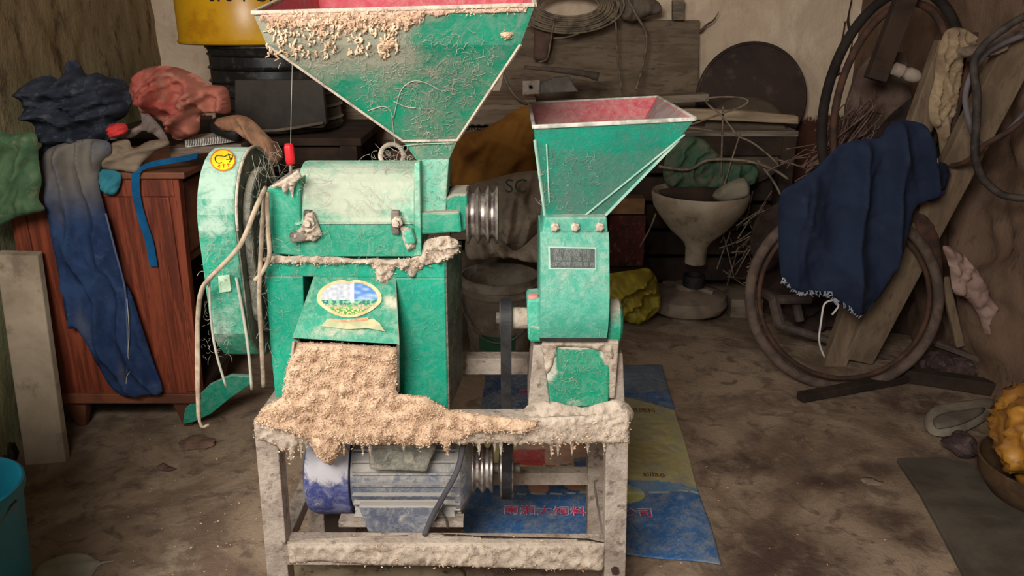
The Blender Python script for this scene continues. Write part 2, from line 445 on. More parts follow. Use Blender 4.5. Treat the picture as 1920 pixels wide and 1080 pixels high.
# thin slab lying on the floor at the right
sl = [WZ(*p) for p in ((1680, 868), (1762, 866), (1800, 874), (1885, 893), (2060, 1010), (2040, 1130), (1812, 1100), (1765, 1010), (1722, 930))]
tag(MB().prism([p + Vector((0, 0, .002)) for p in sl], (0, 0, .016)).build('floor_slab', mat('grey board', S(94, 84, 72), S(72, 64, 54), 3, .9, .5, 30), bevel=.003),
    'thin grey board lying flat on the floor in front of the yellow bundle', 'board')

# ------------------------------------------------------------------ steel stand
YF, YB, TZ = 1.44, 1.76, .525
st = thing('steel_stand', 'low welded steel stand crusted with bran under both green mills', 'stand', (0, 1.6, 0))
def rail(name, a, b, wd, th, m=M_steel): return MB().beam(a, b, wd, th).build(name, m, st, bevel=.002)
x0, x1 = W(497, 800, YF).x, W(1158, 800, YF).x
xl, xr = W(520, 1075, YF).x, W(1153, 1075, YF).x
k = (TZ)/(TZ - W(520, 1075, YF).z)
fxl, fxr = x0 + (xl-x0)*k, x1 + (xr-x1)*k
fl_ = lambda t, a, b: a + (b-a)*t
rail('leg', (x0, YF+.024, TZ-.01), (fxl, YF+.024, 0), .046, .046); rail('leg', (x1, YF+.024, TZ-.01), (fxr, YF+.024, 0), .046, .046)
rail('leg', (x0+.01, YB, TZ-.01), (fxl+.01, YB, 0), .042, .042); rail('leg', (x1-.01, YB, TZ-.01), (fxr-.012, YB, 0), .042, .042)
rail('front_rail', (x0-.022, YF+.022, TZ-.027), (x1+.022, YF+.022, TZ-.022), .046, .046)
rail('rear_rail', (x0-.02, YB, TZ-.022), (x1+.02, YB, TZ-.022), .042, .042)
rail('side_rail', (x0, YF+.04, TZ-.024), (x0+.01, YB-.02, TZ-.024), .042, .042); rail('side_rail', (x1, YF+.04, TZ-.024), (x1-.01, YB-.02, TZ-.024), .042, .042)
zl = .196
rail('lower_front_rail', (fl_(.55, x0, fxl)+.02, YF+.024, zl), (fl_(.55, x1, fxr)-.02, YF+.024, zl-.004), .046, .052)
rail('lower_rear_rail', (fl_(.6, x0, fxl)+.02, YB, zl-.005), (fl_(.6, x1, fxr)-.02, YB, zl-.005), .034, .034)
rail('lower_side_rail', (fl_(.6, x0, fxl), YF+.05, zl-.01), (fl_(.6, x0, fxl), YB-.02, zl-.01), .034, .034)
rail('lower_side_rail', (fl_(.6, x1, fxr), YF+.05, zl-.01), (fl_(.6, x1, fxr), YB-.02, zl-.01), .034, .034)
# deck plates: under the rice mill, and under the grinder
MB().box(x0, W(835, 770, 1.5).x, YF+.046, YB-.02, TZ-.008, TZ).build('deck_plate', M_steel, st)
MB().box(W(992, 770, 1.5).x, x1, YF+.046, YB-.02, TZ-.008, TZ).build('deck_plate', M_steel, st)
# bran caked along the front rail, with a ragged lower edge
rnd = random.Random(4)
top = [(476, 786), (520, 778), (600, 776), (700, 782), (800, 780), (900, 786), (1000, 784), (1090, 780), (1150, 776), (1181, 774)]
bot = [(1180, 830)]; x = 1166
while x > 560:
    dd = rnd.random()**2.2*34; bot += [(x, 829+rnd.random()*4), (x-4, 831+dd), (x-8, 829+rnd.random()*5)]; x -= rnd.uniform(9, 20)
bot += [(556, 836), (545, 868), (540, 838), (530, 850), (520, 838), (478, 820)]
kp = []
blob('bran_crust', top+bot, YF-.003, .008, M_crust, st, step=4.5, edge=9, nz=(.008, 9), back=.1, smooth_out=0, keep=kp)
flakes(kp, 900, .0022, M_bran2, 'bran_flakes', st, .006, 5)
kp = []
blob('bran_crust', [(540, 1012), (556, 998), (620, 1000), (700, 1004), (800, 997), (900, 1006), (1000, 1008), (1100, 1008), (1134, 1018), (1132, 1070), (1000, 1068), (850, 1064), (700, 1058), (600, 1052), (545, 1058)], lambda x, y: YF-.002+.05*max(0, (1022-y)/24) if y < 1022 else YF-.002, .006, M_crust, st, step=5, edge=10, nz=(.008, 10), back=.1, smooth_out=0, jag=5, keep=kp)
flakes(kp, 350, .0022, M_bran2, 'bran_flakes', st, .004, 6)
MB().lathe([(.009, 0), (.009, .008)], W(1153, 1068, YF), (0, -1, 0), 6).build('bolt', M_rust, st)
# ------------------------------------------------------------------ rice mill
Y0 = 1.50
rm = thing('rice_mill', 'green rice mill with the larger dusty hopper and bran spilling from its chute', 'mill', (W(660, 760, Y0).x, 1.6, TZ))
c = W(800, 330, Y0)
M_grn = dusty('green enamel under dust', GREEN, GREEN2, DUST, .63, .09, film=.35, filmcol=PALE)
M_grn_fresh = dusty('clean green enamel', S(0, 166, 132), S(0, 148, 116), PALE, .70, .09, film=.25, filmcol=PALE, up=.3)
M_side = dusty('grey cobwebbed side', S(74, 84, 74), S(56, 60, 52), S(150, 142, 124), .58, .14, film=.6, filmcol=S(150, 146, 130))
M_red = dusty('red primer', S(206, 80, 92), S(186, 60, 74), S(206, 160, 150), .66, .15, film=.4, filmcol=S(208, 150, 146), scratch=False)
# lower housing
MB().ppx([(498, 488), (834, 490), (834, 522), (498, 518)], Y0, .155).build('housing_top', M_grn_fresh, rm, bevel=.002)
MB().ppx([(498, 519), (568, 519), (570, 600), (572, 745), (516, 745), (506, 640)], Y0, .155).build('housing_panel', M_grn_fresh, rm, bevel=.002)
MB().ppx([(740, 522), (834, 522), (839, 766), (812, 752), (742, 736)], Y0, .155).build('housing_panel', M_grn_fresh, rm, bevel=.002)
MB().ppx([(562, 519), (742, 521), (742, 745), (562, 745)], Y0+.10, .05).build('housing_back', M_dark, rm)
MB().hexa([W(833, 490, Y0+.003), W(839, 767, Y0+.003), W(843, 767, Y0+.003), W(837, 490, Y0+.003)], [W(858, 456, 1.635), W(860, 704, 1.66), W(868, 706, 1.66), W(866, 456, 1.635)]).build('side_plate', M_side, rm)
MB().hexa([W(780, 470, 1.52), W(836, 487, Y0+.003), W(837, 491, Y0+.003), W(780, 492, Y0+.003)], [W(790, 452, 1.64), W(866, 452, 1.635), W(866, 458, 1.635), W(790, 462, 1.64)]).build('top_plate', M_side, rm)
# flange strip between the housings, caked
kp = []
blob('bran_crust', [(500, 482), (560, 478), (700, 486), (780, 480), (800, 452), (850, 446), (862, 470), (836, 486), (800, 496), (770, 520), (745, 498), (720, 540), (690, 496), (600, 494), (502, 492)], Y0-.004, .012, M_crust, rm, step=3.5, edge=9, nz=(.02, 12), jag=7, keep=kp)
flakes(kp, 500, .002, M_bran2, 'bran_flakes', rm, .004, 12)
# upper barrel housing
zb, zs = W(640, 480, Y0).z, W(640, 416, Y0).z
M_brl = dusty('green barrel, whitened', S(96, 184, 152), S(60, 164, 130), S(178, 182, 160), .635, .13, up=.12, film=.7, filmcol=S(190, 212, 190),
              spots=((tuple(W(690, 370, Y0)), .17, .22, (1.2, 1, .55)), (tuple(W(560, 450, Y0)), .09, -.12), (tuple(W(640, 450, Y0)), .12, -.1, (1.6, 1, .4))))
xa, xb = W(556, 415, Y0).x, W(777, 415, Y0).x
prof = [(Y0+.20, zb), (Y0-.001, zb), (Y0-.001, zs)] + [(Y0+.10-.095*math.cos(a), zs+.005+.095*math.sin(a)) for a in [PI*i/16 for i in range(0, 17)]] + [(Y0+.20, zs)]
MB().xprof(prof, xa, xb).build('barrel', M_brl, rm, bevel=.002)
MB().box(xa-.002, xb+.002, Y0-.006, Y0+.2, zs-.006, zs).build('barrel_seam', M_brl, rm, bevel=.0015)
M_b2 = dusty('green lower barrel', S(30, 156, 122), S(20, 140, 108), DUST, .66, .1, film=.35, filmcol=PALE)
MB().fbox(566, 419, 777, 481, Y0-.006, .02).build('barrel_skirt', M_b2, rm, bevel=.0015)
MB().ppx([(497, 354), (530, 346), (562, 336), (566, 480), (512, 476)], Y0-.002, .19).build('end_block', M_b2, rm, bevel=.003)
MB().ppx([(777, 306), (787, 304), (790, 480), (777, 480)], Y0-.012, .21).build('barrel_flange', M_brl, rm, bevel=.002)
for px, py in ((578, 420), (742, 420)):
    cl = MB().beam(W(px, py+18, Y0-.012), W(px, py-26, Y0-.012), .016, .016).build('clamp', M_iron, rm, bevel=.003)
    MB().lathe([(.011, 0), (.011, .014), (.006, .016), (.006, .026)], W(px+4, py-6, Y0-.018), (0, -1, 0), 6).build('nut', M_crust, cl)
MB().beam(W(545, 446, Y0-.02), W(575, 440, Y0-.02), .016, .02).build('latch', M_iron, rm, bevel=.004)
MB().beam(W(760, 444, Y0-.016), W(778, 440, Y0-.016), .03, .03).build('latch', M_brl, rm, bevel=.006)
# regulating lever with red grip
for pts in ([(548, 436), (566, 424), (574, 398), (586, 396), (594, 414), (604, 440), (590, 452), (570, 450), (556, 452)], [(748, 420), (764, 426), (778, 440), (780, 462), (764, 470), (754, 448)], [(506, 350), (530, 338), (560, 318), (566, 330), (552, 346), (548, 372), (541, 352), (534, 366), (528, 350)]):
    blob('dust_cake', pts, Y0-.016, .012, M_crust, rm, step=3.5, edge=8, nz=(.014, 8), back=.1, smooth_out=1, jag=4)
lev = MB().tube([W(545, 335, 1.56), W(545, 300, 1.56)], .0035, 8).build('lever', M_iron, rm, smooth=True)
MB().lathe([(.0, 0), (.0085, .001), (.0095, .012), (.0095, .034), (.0075, .04), (0, .041)], W(545, 308, 1.56), (0, -.03, 1), 20).build('red_grip', mat('red plastic', S(214, 40, 44), S(190, 30, 38), rough=.4, bump=.1), lev, smooth=True)
MB().tube([W(545, 272, 1.56), W(546, 200, 1.62), W(548, 120, 1.68)], .0006, 4).build('thread', M_webs, lev)
# throat under the hopper
MB().ppx([(781, 286), (843, 286), (838, 350), (836, 404), (785, 404)], Y0+.02, .08).build('throat', dusty('pale green throat', S(110, 196, 166), S(80, 176, 146), S(204, 212, 190), .58, .12, film=.5, filmcol=PALE), rm, bevel=.003)
MB().ppx([(784, 400), (862, 398), (866, 436), (786, 440)], Y0+.0, .13).build('throat_base', M_b2, rm, bevel=.004)
MB().ppx([(836, 372), (850, 364), (876, 364), (878, 430), (852, 440), (838, 400)], Y0+.02, .09).build('bearing_block', M_grn, rm, bevel=.004)
pc = W(906, 403, Y0+.07)
pul = MB().lathe([(0, -.033), (.052, -.033), (.056, -.031), (.056, -.028), (.044, -.023), (.044, -.017), (.056, -.012), (.056, -.008), (.044, -.003), (.044, .003), (.056, .008), (.056, .012), (.045, .017), (.045, .021), (.052, .026), (.052, .030), (0, .03)], pc, (1, 0, 0), 48).build('drive_pulley', M_groove, rm, smooth='auto')
MB().lathe([(.014, -.075), (.014, .03)], pc, (1, 0, 0), 20).build('shaft', M_iron, pul, smooth='auto')
for dx in (-.030, -.010, .010, .028):
    MB().lathe([(.0575, -.0022), (.0575, .0022), (.05, .0022), (.05, -.0022)], pc + Vector((dx, 0, 0)), (1, 0, 0), 48, closed=True).build('pulley_rim', M_iron, pul, smooth='auto')
# little hand wheel behind the barrel
hw = W(735, 292, 1.66)
MB().lathe([(.024+.005*math.cos(a), .005*math.sin(a)) for a in [2*PI*i/10 for i in range(10)]], hw, (0, -1, .35), 28, closed=True).build('hand_wheel', M_crust, rm, smooth=True)
# hopper
ax = .0
def hop_levels(L):   # each level: front-left px, front-right px, Yfront, Yback, back z lift, back widen
    out = []
    for (a, b, yf, yb, dz, dx) in L:
        A, B = W(*a, yf), W(*b, yf); out.append([A, B, Vector((B.x+dx, yb, B.z+dz)), Vector((A.x-dx, yb, A.z+dz))])
    return out
def hopper(name, L, m_out, m_in, parent, t=.003):
    mb = MB(); lv = hop_levels(L)
    for i in range(len(lv)-1):
        for j in range(4):
            k_ = (j+1) % 4
            a, b, c_, d = lv[i][j], lv[i][k_], lv[i+1][k_], lv[i+1][j]
            n_ = 10
            pts = [a.lerp(b, u/n_).lerp(d.lerp(c_, u/n_), v/n_) for v in range(n_+1) for u in range(n_+1)]
            fs = [(v*(n_+1)+u, v*(n_+1)+u+1, (v+1)*(n_+1)+u+1, (v+1)*(n_+1)+u) for v in range(n_) for u in range(n_)]
            nr = (b-a).cross(d-a).normalized()
            ctr = sum(lv[i], Vector())/4
            if nr.dot(ctr-a) < 0: nr = -nr
            mb.cur = 0; mb.add(pts, fs); mb.cur = 1; mb.add([p+nr*t for p in pts], [tuple(reversed(f)) for f in fs])
    o = mb.build(name, [m_out, m_in], parent, fix=False)
    return o, lv
M_hop = dusty('hopper paint under bran and webs', S(0, 140, 104), S(0, 116, 86), S(140, 138, 118), .565, .13, film=.9, filmcol=S(92, 122, 104), fine=48,
    spots=((tuple(W(640, 50, 1.42)), .16, .30, (1.6, 1, .5)), (tuple(W(540, 120, 1.44)), .08, .12, (1.4, 1, .6)), (tuple(W(840, 70, 1.42)), .10, -.3, (1.3, 1, .4)), (tuple(W(930, 60, 1.42)), .11, -.28, (1, 1, .6)), (tuple(W(660, 175, 1.46)), .05, -.12), (tuple(W(700, 110, 1.44)), .12, .07)))
ho, lv = hopper('hopper', [((474, 24), (1003, 9), 1.40, 1.86, .06, .0), ((500, 84), (976, 84), 1.415, 1.84, .02, .0), ((755, 264), (858, 262), Y0+.015, Y0+.10, 0, 0), ((781, 300), (842, 298), Y0+.02, Y0+.10, 0, 0)], M_hop, M_red, rm)
rim_ = MB()
for j in range(4): rim_.beam(lv[0][j], lv[0][(j+1) % 4], .008, .007)
rim_.build('hopper_rim', M_crust, ho, bevel=.002)
sm = MB()
sm.beam(lv[1][0].lerp(lv[2][0], 0)+Vector((0,-.002,0)), lv[2][0]+Vector((0,-.002,0)), .005, .004); sm.beam(lv[1][1]+Vector((0,-.002,0)), lv[2][1]+Vector((0,-.002,0)), .005, .004)
sm.beam(lv[2][0]+Vector((0,-.003,0)), lv[2][1]+Vector((0,-.003,0)), .005, .004)
sm.build('hopper_seam', M_crust, ho)
def fhop(px, py):   # distance of the hopper's front sheet
    if py < 84: return 1.40 + .015*(py-20)/64
    return 1.415 + (Y0+.015-1.415)*min(1, (py-84)/180)
kp = []
fr_ = random.Random(8); lower = []; x = 780
while x > 500:
    lower += [(x, 44+fr_.random()*22+ (22 if 560 < x < 740 else 0)*fr_.random()), (x-6, 40+fr_.random()*10)]; x -= fr_.uniform(12, 22)
blob('bran_cake', [(486, 26), (620, 22), (800, 19), (900, 17), (990, 14), (985, 22), (900, 26), (850, 24), (820, 32), (800, 26)]+lower+[(490, 40)], lambda x, y: fhop(x, y)-.001, .006, mat('pinkish bran cake', PINKD, S(196, 160, 136), 20, .95, .9, 120, dist=.006), ho, step=4.5, edge=6, nz=(.007, 10), back=0, smooth_out=0, keep=kp)
for pts in ([(742, 32), (760, 26), (776, 34), (764, 58), (756, 44), (748, 50)], [(708, 84), (724, 76), (744, 74), (736, 92), (722, 98), (716, 112), (710, 98)], [(938, 62), (958, 60), (956, 74), (944, 72)]):
    blob('bran_lump', pts, lambda x, y: fhop(x, y)-.002, .01, M_bran, ho, step=3.5, edge=6, nz=(.004, 8), back=0, smooth_out=2, keep=kp)
# bran hanging in shreds below the cake
sh = MB(); r_ = random.Random(12)
for _ in range(230):
    x, y = r_.uniform(500, 745), r_.uniform(30, 105); y = y if r_.random() < .75 else y*.6
    l = r_.uniform(5, 16); p = [W(x+r_.gauss(0, 1.5)*i, y+l*i/3, fhop(x, y+l*i/3)-.003-.003*r_.random()) for i in range(4)]
    sh.tube(p, [.0016, .0024, .0018, .0008], 4, 0)
q = sh.build('bran_shreds', M_bran2, ho, smooth=True, fix=False); q['kind'] = 'stuff'
flakes(kp, 900, .002, M_bran2, 'bran_flakes', ho, .004, 9)
webs('cobweb', [(590, 60, 930, 140, fhop, 260, 14, .0005), (680, 130, 890, 200, fhop, 260, 16, .0005), (770, 200, 845, 290, fhop, 90, 14, .0006), (520, 60, 640, 120, fhop, 90, 10, .0006)], M_webs, ho, 5)
wt = MB()
for pts in (((738, 222), (745, 190), (755, 165), (775, 152), (800, 156), (825, 170)), ((738, 222), (730, 205), (715, 200), (690, 208)), ((738, 190), (760, 200), (780, 202)), ((735, 215), (738, 250), (742, 275)), ((745, 275), (790, 270), (850, 268))):
    wt.tube([W(a, b, fhop(a, b)-.005) for a, b in pts], .0008, 5, 4)
wt.build('cobweb_strand', M_webs, ho, smooth=True)
# chute hood with print, and the bran tongue under it
A, B, C_, D = W(588, 520, Y0-.002), W(742, 522, Y0-.002), W(749, 646, 1.405), W(548, 634, 1.405)
off = Vector((0, .006, .003))
MB().hexa([A, B, C_, D], [p+off for p in (A, B, C_, D)]).build('chute_hood', dusty('hood paint', S(30, 150, 118), S(20, 130, 100), S(206, 196, 170), .63, .12, film=.55, filmcol=PALE, up=.02,
    spots=((tuple(W(730, 560, 1.45)), .03, .3), (tuple(W(640, 625, 1.41)), .05, .14, (2, 1, .4)))), rm, bevel=.002)
MB().prism([D, W(560, 640, 1.42), W(563, 650, Y0), W(590, 520, Y0)], (.004, 0, 0)).build('hood_cheek', M_side, rm)
MB().prism([C_, W(749, 735, 1.43), W(745, 738, Y0), B], (-.004, 0, 0)).build('hood_cheek', M_side, rm)
MB().prism([W(548, 640, 1.415), W(540, 735, 1.44), W(556, 735, Y0), W(563, 640, Y0)], (.004, 0, 0)).build('hood_cheek', M_crust, rm)
nrm = (B-A).cross(D-A).normalized()
if nrm.y > 0: nrm = -nrm
def hoodpt(px, py, lift):
    r = ray(px, py); o = Vector((0, 0, CH)); t = (A-o).dot(nrm)/r.dot(nrm); return o + r*t + nrm*lift
# printed landscape with arched outline
import itertools
def heart(s_=1.0):
    pts = []
    for i in range(40):
        a = 2*PI*i/40 - PI/2; x = math.cos(a); y = math.sin(a)
        X = 655 + 61*s_*x*(1 if y < .2 else 1-.28*(y-.2)); Yy = 560 + 36*s_*y + (5*s_*max(0, 1-abs(x)*5) if y < 0 else 0)
        pts.append((X, Yy))
    return pts
MB().prism([hoodpt(a, b, .0005) for a, b in heart(1.0)], nrm*.001).build('print_border', mat('cream print border', S(206, 194, 148), S(190, 166, 120), 30), rm)
lm = MB(); NX, NY = 90, 60; vc = []
H = heart(.88)
def inside(x, y, P):
    r = False
    for i in range(len(P)):
        a, b = P[i], P[(i+1) % len(P)]
        if (a[1] > y) != (b[1] > y) and x < (b[0]-a[0])*(y-a[1])/(b[1]-a[1])+a[0]: r = not r
    return r
idx = {}
for j in range(NY+1):
    for i in range(NX+1):
        x, y = 592+126*i/NX, 522+76*j/NY
        if inside(x, y, H):
            idx[(i, j)] = len(lm.v); lm.v.append(hoodpt(x, y, .002))
            nn = noise.noise(Vector((x/7, y/5, 1)))
            if y > 580+nn*3: c_ = S(80, 140, 60) if noise.noise(Vector((x/3, y/3, 5))) > -.1 else S(206, 206, 130)
            elif y > 572: c_ = S(226, 160, 150) if noise.noise(Vector((x/4, y/4, 2))) > 0 else S(90, 160, 90)
            elif y > 563+nn*2: c_ = S(56, 110, 100) if nn > 0 else S(120, 180, 140)
            elif x > 664: k9 = max(0, min(1, .5+noise.noise(Vector((x/14, y/6, 3)))*1.2-(560-y)*.02)); c_ = tuple(S(80, 128, 186)[q9]*(1-k9)+S(160, 176, 200)[q9]*k9 for q9 in range(3))+(1,)
            else: k9 = max(0, min(1, .5+nn)); c_ = tuple(S(196, 196, 196)[q9]*k9+S(160, 164, 172)[q9]*(1-k9) for q9 in range(3))+(1,)
            if 657 < x < 664 and y < 568: c_ = S(226, 196, 206)
            vc.append(c_)
for j in range(NY):
    for i in range(NX):
        q = [idx.get(t) for t in ((i, j), (i+1, j), (i+1, j+1), (i, j+1))]
        if None not in q: lm.f.append(tuple(q)); lm.mi.append(0)
def colour(o, vc):
    at = o.data.color_attributes.new('print', 'FLOAT_COLOR', 'POINT'); at.data.foreach_set('color', [q for c_ in vc for q in c_])
o = lm.build('landscape_print', vcol('printed landscape', .5, .1), rm, fix=False); colour(o, vc)
MB().prism([hoodpt(a, b, .0006) for a, b in ((602, 612), (615, 598), (640, 604), (700, 598), (712, 606), (722, 622), (690, 616), (650, 618), (620, 614))], nrm*.001).build('print_ribbon', mat('worn print', S(196, 184, 142), S(160, 168, 128), 40), rm)
MB().prism([hoodpt(a, b, .0018) for a, b in ((618, 598), (650, 600), (692, 596), (690, 601), (650, 605), (622, 602))], nrm*.0008).build('print_ribbon', mat('red print', S(224, 120, 96), S(230, 170, 130), 60), rm)
# tongue of bran and heap on the front deck
kp = []
blob('bran_heap', [(556, 642), (640, 644), (748, 652), (746, 700), (742, 738), (800, 742), (842, 768), (930, 782), (1010, 790), (1000, 806), (900, 808), (846, 830), (838, 852), (826, 826), (790, 834), (740, 828), (690, 832), (640, 828), (628, 856), (612, 862), (596, 850), (580, 824), (520, 800), (478, 790), (490, 768), (530, 742), (538, 690)],
     lambda x, y: 1.432 - .006*max(0, min(1, (y-640)/90)), .022, M_bran, rm, step=5, edge=22, nz=(.016, 22), back=.3, smooth_out=1, jag=4, keep=kp, seed=2)
flakes(kp, 9000, .0021, M_bran2, 'bran_flakes', rm, .004, 2)
webs('cobweb', [(566, 310, 780, 400, Y0-.0, 60, 26, .0007), (506, 420, 776, 478, Y0-.012, 70, 14, .0005), (520, 490, 740, 515, Y0-.004, 50, 16, .0005), (510, 530, 560, 730, Y0-.004, 30, 10, .0004), (750, 540, 828, 740, Y0-.004, 25, 10, .0004), (785, 300, 838, 400, Y0+.02, 50, 12, .0005), (700, 280, 790, 320, 1.55, 60, 20, .0008)], M_webs, rm, 7)
# ------------------------------------------------------------------ belt guard (part of the rice mill)
gx0, gx1 = W(368, 430, 1.46).x, W(440, 430, 1.46).x
def gprof(sc=1):
    yc, rr = 1.60, .135*sc
    zt, zb2 = .91, .70
    return [(yc+rr*math.cos(a), zt+rr*1.0*math.sin(a)) for a in [PI-PI*i/14 for i in range(15)]] + [(yc+rr, zb2+.0)] + [(yc+rr*.9*math.cos(a), zb2+.09*math.sin(a)-.0) for a in [-PI*i/8 for i in range(1, 8)]] + [(yc-rr, zb2)]
M_grd = dusty('guard paint', S(0, 150, 116), S(10, 134, 104), S(158, 182, 162), .60, .10, film=.5, filmcol=S(136, 170, 148),
    spots=((tuple(W(400, 425, 1.47)), .045, .14, (1, 1, .6)), (tuple(W(400, 345, 1.5)), .05, .05), (tuple(W(400, 500, 1.47)), .04, -.18), (tuple(W(410, 620, 1.47)), .06, .1)))
gd = MB().xprof(gprof(), gx0, gx1).build('belt_guard', M_grd, rm, bevel=.004)
MB().xprof([(y, z) for y, z in gprof(.985)], gx1, gx1+.003).build('guard_side', M_side, gd)
MB().xprof([(1.6+(y-1.6)*.8, .85+(z-.85)*.8) for y, z in gprof()], gx1+.003, gx1+.02).build('guard_bulge', M_side, gd, bevel=.006)
MB().tube([Vector((gx1+.004, y, z)) for y, z in gprof(1.01)[:16]], .003, 6, 2).build('guard_seam', M_crust, gd, smooth=True)
MB().tube([(gx1, 1.60, .86), (W(505, 420, 1.6).x, 1.60, .86)], .03, 20).build('axle_housing', M_side, gd, smooth=True)
MB().beam((gx1, 1.60, .66), (W(515, 690, 1.6).x, 1.60, .66), .03, .02).build('guard_bracket', M_crust, gd)
# round yellow sticker
yc, rr = 1.60, .135
def gfront(px, py, lift=.001):   # point on the guard's outer skin
    d = ray(px, py); best = None
    for i in range(2000):
        y = 1.40 + i*.0002; p = Vector((0, 0, CH)) + d*(y/d.y)
        R = math.hypot(p.y-yc, max(0, p.z-.91))
        if R < rr+lift: return p
    return W(px, py, 1.465-lift)
st_ = MB(); ring = [gfront(418+24*math.cos(a), 300+21*math.sin(a), .0016) for a in [2*PI*i/28 for i in range(28)]]
cen = gfront(418, 300, .0016); st_.add([cen]+ring, [(0, i+1, (i+1) % 28+1) for i in range(28)]); 
st_.build('sticker_border', mat('orange ink', S(214, 120, 40)), gd, fix=False)
st_ = MB(); ring = [gfront(418+21.5*math.cos(a), 300+18.5*math.sin(a), .0026) for a in [2*PI*i/28 for i in range(28)]]
cen = gfront(418, 300, .0026); st_.add([cen]+ring, [(0, i+1, (i+1) % 28+1) for i in range(28)])
stk = st_.build('sticker', mat('yellow sticker', S(240, 204, 40), S(226, 186, 40), rough=.4, bump=.05), gd, fix=False)
ink = mat('dark ink', S(40, 60, 60), S(30, 44, 40), bump=0)
gl_ = MB()
for pts in (((403, 296), (406, 292), (415, 292), (420, 294)), ((403, 296), (404, 302), (410, 306), (416, 304)), ((420, 294), (428, 290), (436, 292), (432, 298), (424, 299)), ((428, 288), (432, 300)), ((436, 296), (430, 304))):
    gl_.tube([gfront(a, b, .0034) for a, b in pts], .0008, 5, 3)
gl_.build('sticker_emblem', ink, gd)
gl_ = MB()
for pts in (((408, 312), (413, 309)), ((410, 308), (411, 314)), ((416, 309), (422, 308)), ((419, 307), (419, 314)), ((425, 309), (431, 307)), ((427, 306), (428, 312))):
    gl_.tube([gfront(a, b, .0034) for a, b in pts], .0006, 5, 0)
gl_.build('sticker_lettering', mat('red ink', S(200, 70, 40)), gd)
MB().prism([W(a, b, 1.46) for a, b in ((409, 518), (430, 516), (433, 546), (411, 549))], (0, .004, 0)).build('bare_patch', mat('pale patch', S(186, 214, 180)), gd)
webs('cobweb', [(382, 440, 432, 670, 1.462, 120, 12, .0005)], M_webs, gd, 15)
mb = MB(); r_ = random.Random(5)
for _ in range(240):
    y, z = r_.uniform(1.48, 1.72), r_.uniform(.66, 1.02); p = Vector((gx1+.022+.01*r_.random(), y, z)); pts = [p]; d = Vector((r_.gauss(0, .3), r_.gauss(0, .6), r_.gauss(0, 1))).normalized()
    for _k in range(3): d = (d + Vector((r_.gauss(0, .1), r_.gauss(0, .4), r_.gauss(0, .4)))).normalized(); pts.append(pts[-1]+d*.014)
    mb.tube(pts, .0004, 3, 2, cap=False)
q = mb.build('cobweb', M_webs, gd, smooth=True, fix=False); q['kind'] = 'stuff'
# cables draped from the housing over the guard
cb = thing('mill_cable', 'pale dusty electric cable looping from rice mill across its belt guard down to floor', 'cable', W(375, 780, 1.45))
MB().tube([W(a, b, y) for a, b, y in ((498, 352, 1.47), (480, 390, 1.42), (450, 460, 1.40), (400, 515, 1.40), (378, 545, 1.42), (371, 600, 1.44), (370, 690, 1.44), (373, 785, 1.44))], .0046, 8, 5).build('cable_sheath', M_paleca, cb, smooth=True)
MB().tube([W(a, b, y) for a, b, y in ((392, 525, 1.42), (396, 600, 1.43), (405, 660, 1.43), (424, 725, 1.44))], .0025, 6, 4).build('cable_core', M_webs, cb, smooth=True)
MB().tube([W(a, b, y) for a, b, y in ((371, 600, 1.436), (373, 670, 1.436), (374, 790, 1.437), (392, 796, 1.445))], .0032, 6, 4).build('cable_core', M_paleca, cb, smooth=True)
for i, pts in enumerate((((497, 360, 1.46), (492, 420, 1.46), (488, 500, 1.46), (486, 560, 1.46), (490, 640, 1.46), (494, 725, 1.47)), ((500, 360, 1.46), (503, 430, 1.46), (505, 480, 1.46), (492, 510, 1.46), (478, 526, 1.46)))):
    tag(MB().tube([W(*p) for p in pts], .0045, 8, 5).build('hanging_cable', M_paleca, smooth=True), ('short dusty cable hanging straight down between belt guard and green housing', 'short dusty cable with frayed bent end beside the green housing')[i], 'cable')
tag(MB().tube([W(*p) for p in ((443, 520, 1.455), (456, 590, 1.455), (466, 660, 1.455), (472, 730, 1.46))], .003, 6, 4).build('hanging_wire', M_webs, smooth=True), 'thin whitened wire hanging along the inner edge of the belt guard', 'wire')
# ------------------------------------------------------------------ electric motor
mo = thing('electric_motor', 'dusty grey and blue electric motor mounted under the rice mill', 'motor', (W(720, 900, 1.6).x, 1.62, .19))
mc = Vector((0, 1.62, .30)); R = .098
def mx(px): return W(px, 905, 1.56).x
M_motb = dusty('blue motor paint', S(50, 56, 110), S(64, 70, 128), S(190, 184, 186), .60, .06, film=.8, filmcol=S(136, 138, 160), fine=30, spots=((tuple(W(610, 870, 1.52)), .07, .22),))
M_motg = dusty('grey motor paint', S(98, 104, 116), S(70, 76, 98), S(178, 170, 160), .60, .09, film=.8, filmcol=S(166, 162, 160), up=.3, fine=30)
c0 = Vector((mx(568), mc.y, mc.z)); L = mx(660)-mx(568)
MB().lathe([(0, 0), (R*.6, 0), (R*.97, .012), (R*1.05, .03), (R*1.05, L)], c0, (1, 0, 0), 40).build('fan_cover', M_motb, mo, smooth='auto')
L2 = mx(868)-mx(662)
MB().lathe([(R*.92, 0), (R*.92, L2)], (mx(662), mc.y, mc.z), (1, 0, 0), 48).build('motor_body', M_motg, mo, smooth='auto')
for i in range(24):
    a = 2*PI*i/24 + .1
    if -2.75 < a-2*PI*(a > PI) < -2.05: pass
    d = Vector((0, math.cos(a), math.sin(a))); b0 = Vector((mx(666), mc.y, mc.z)) + d*R*.9; b1 = b0 + Vector((L2-.01, 0, 0))
    MB().beam(b0+d*.006, b1+d*.006, .004, .014, up=d).build('cooling_fin', M_motg, mo)
MB().lathe([(0, 0), (R*.4, 0), (R*.9, -.02), (R*1.0, -.03), (R*1.0, -.042)], (mx(880)+.012, mc.y, mc.z), (1, 0, 0), 40).build('end_bell', M_motg, mo, smooth='auto')
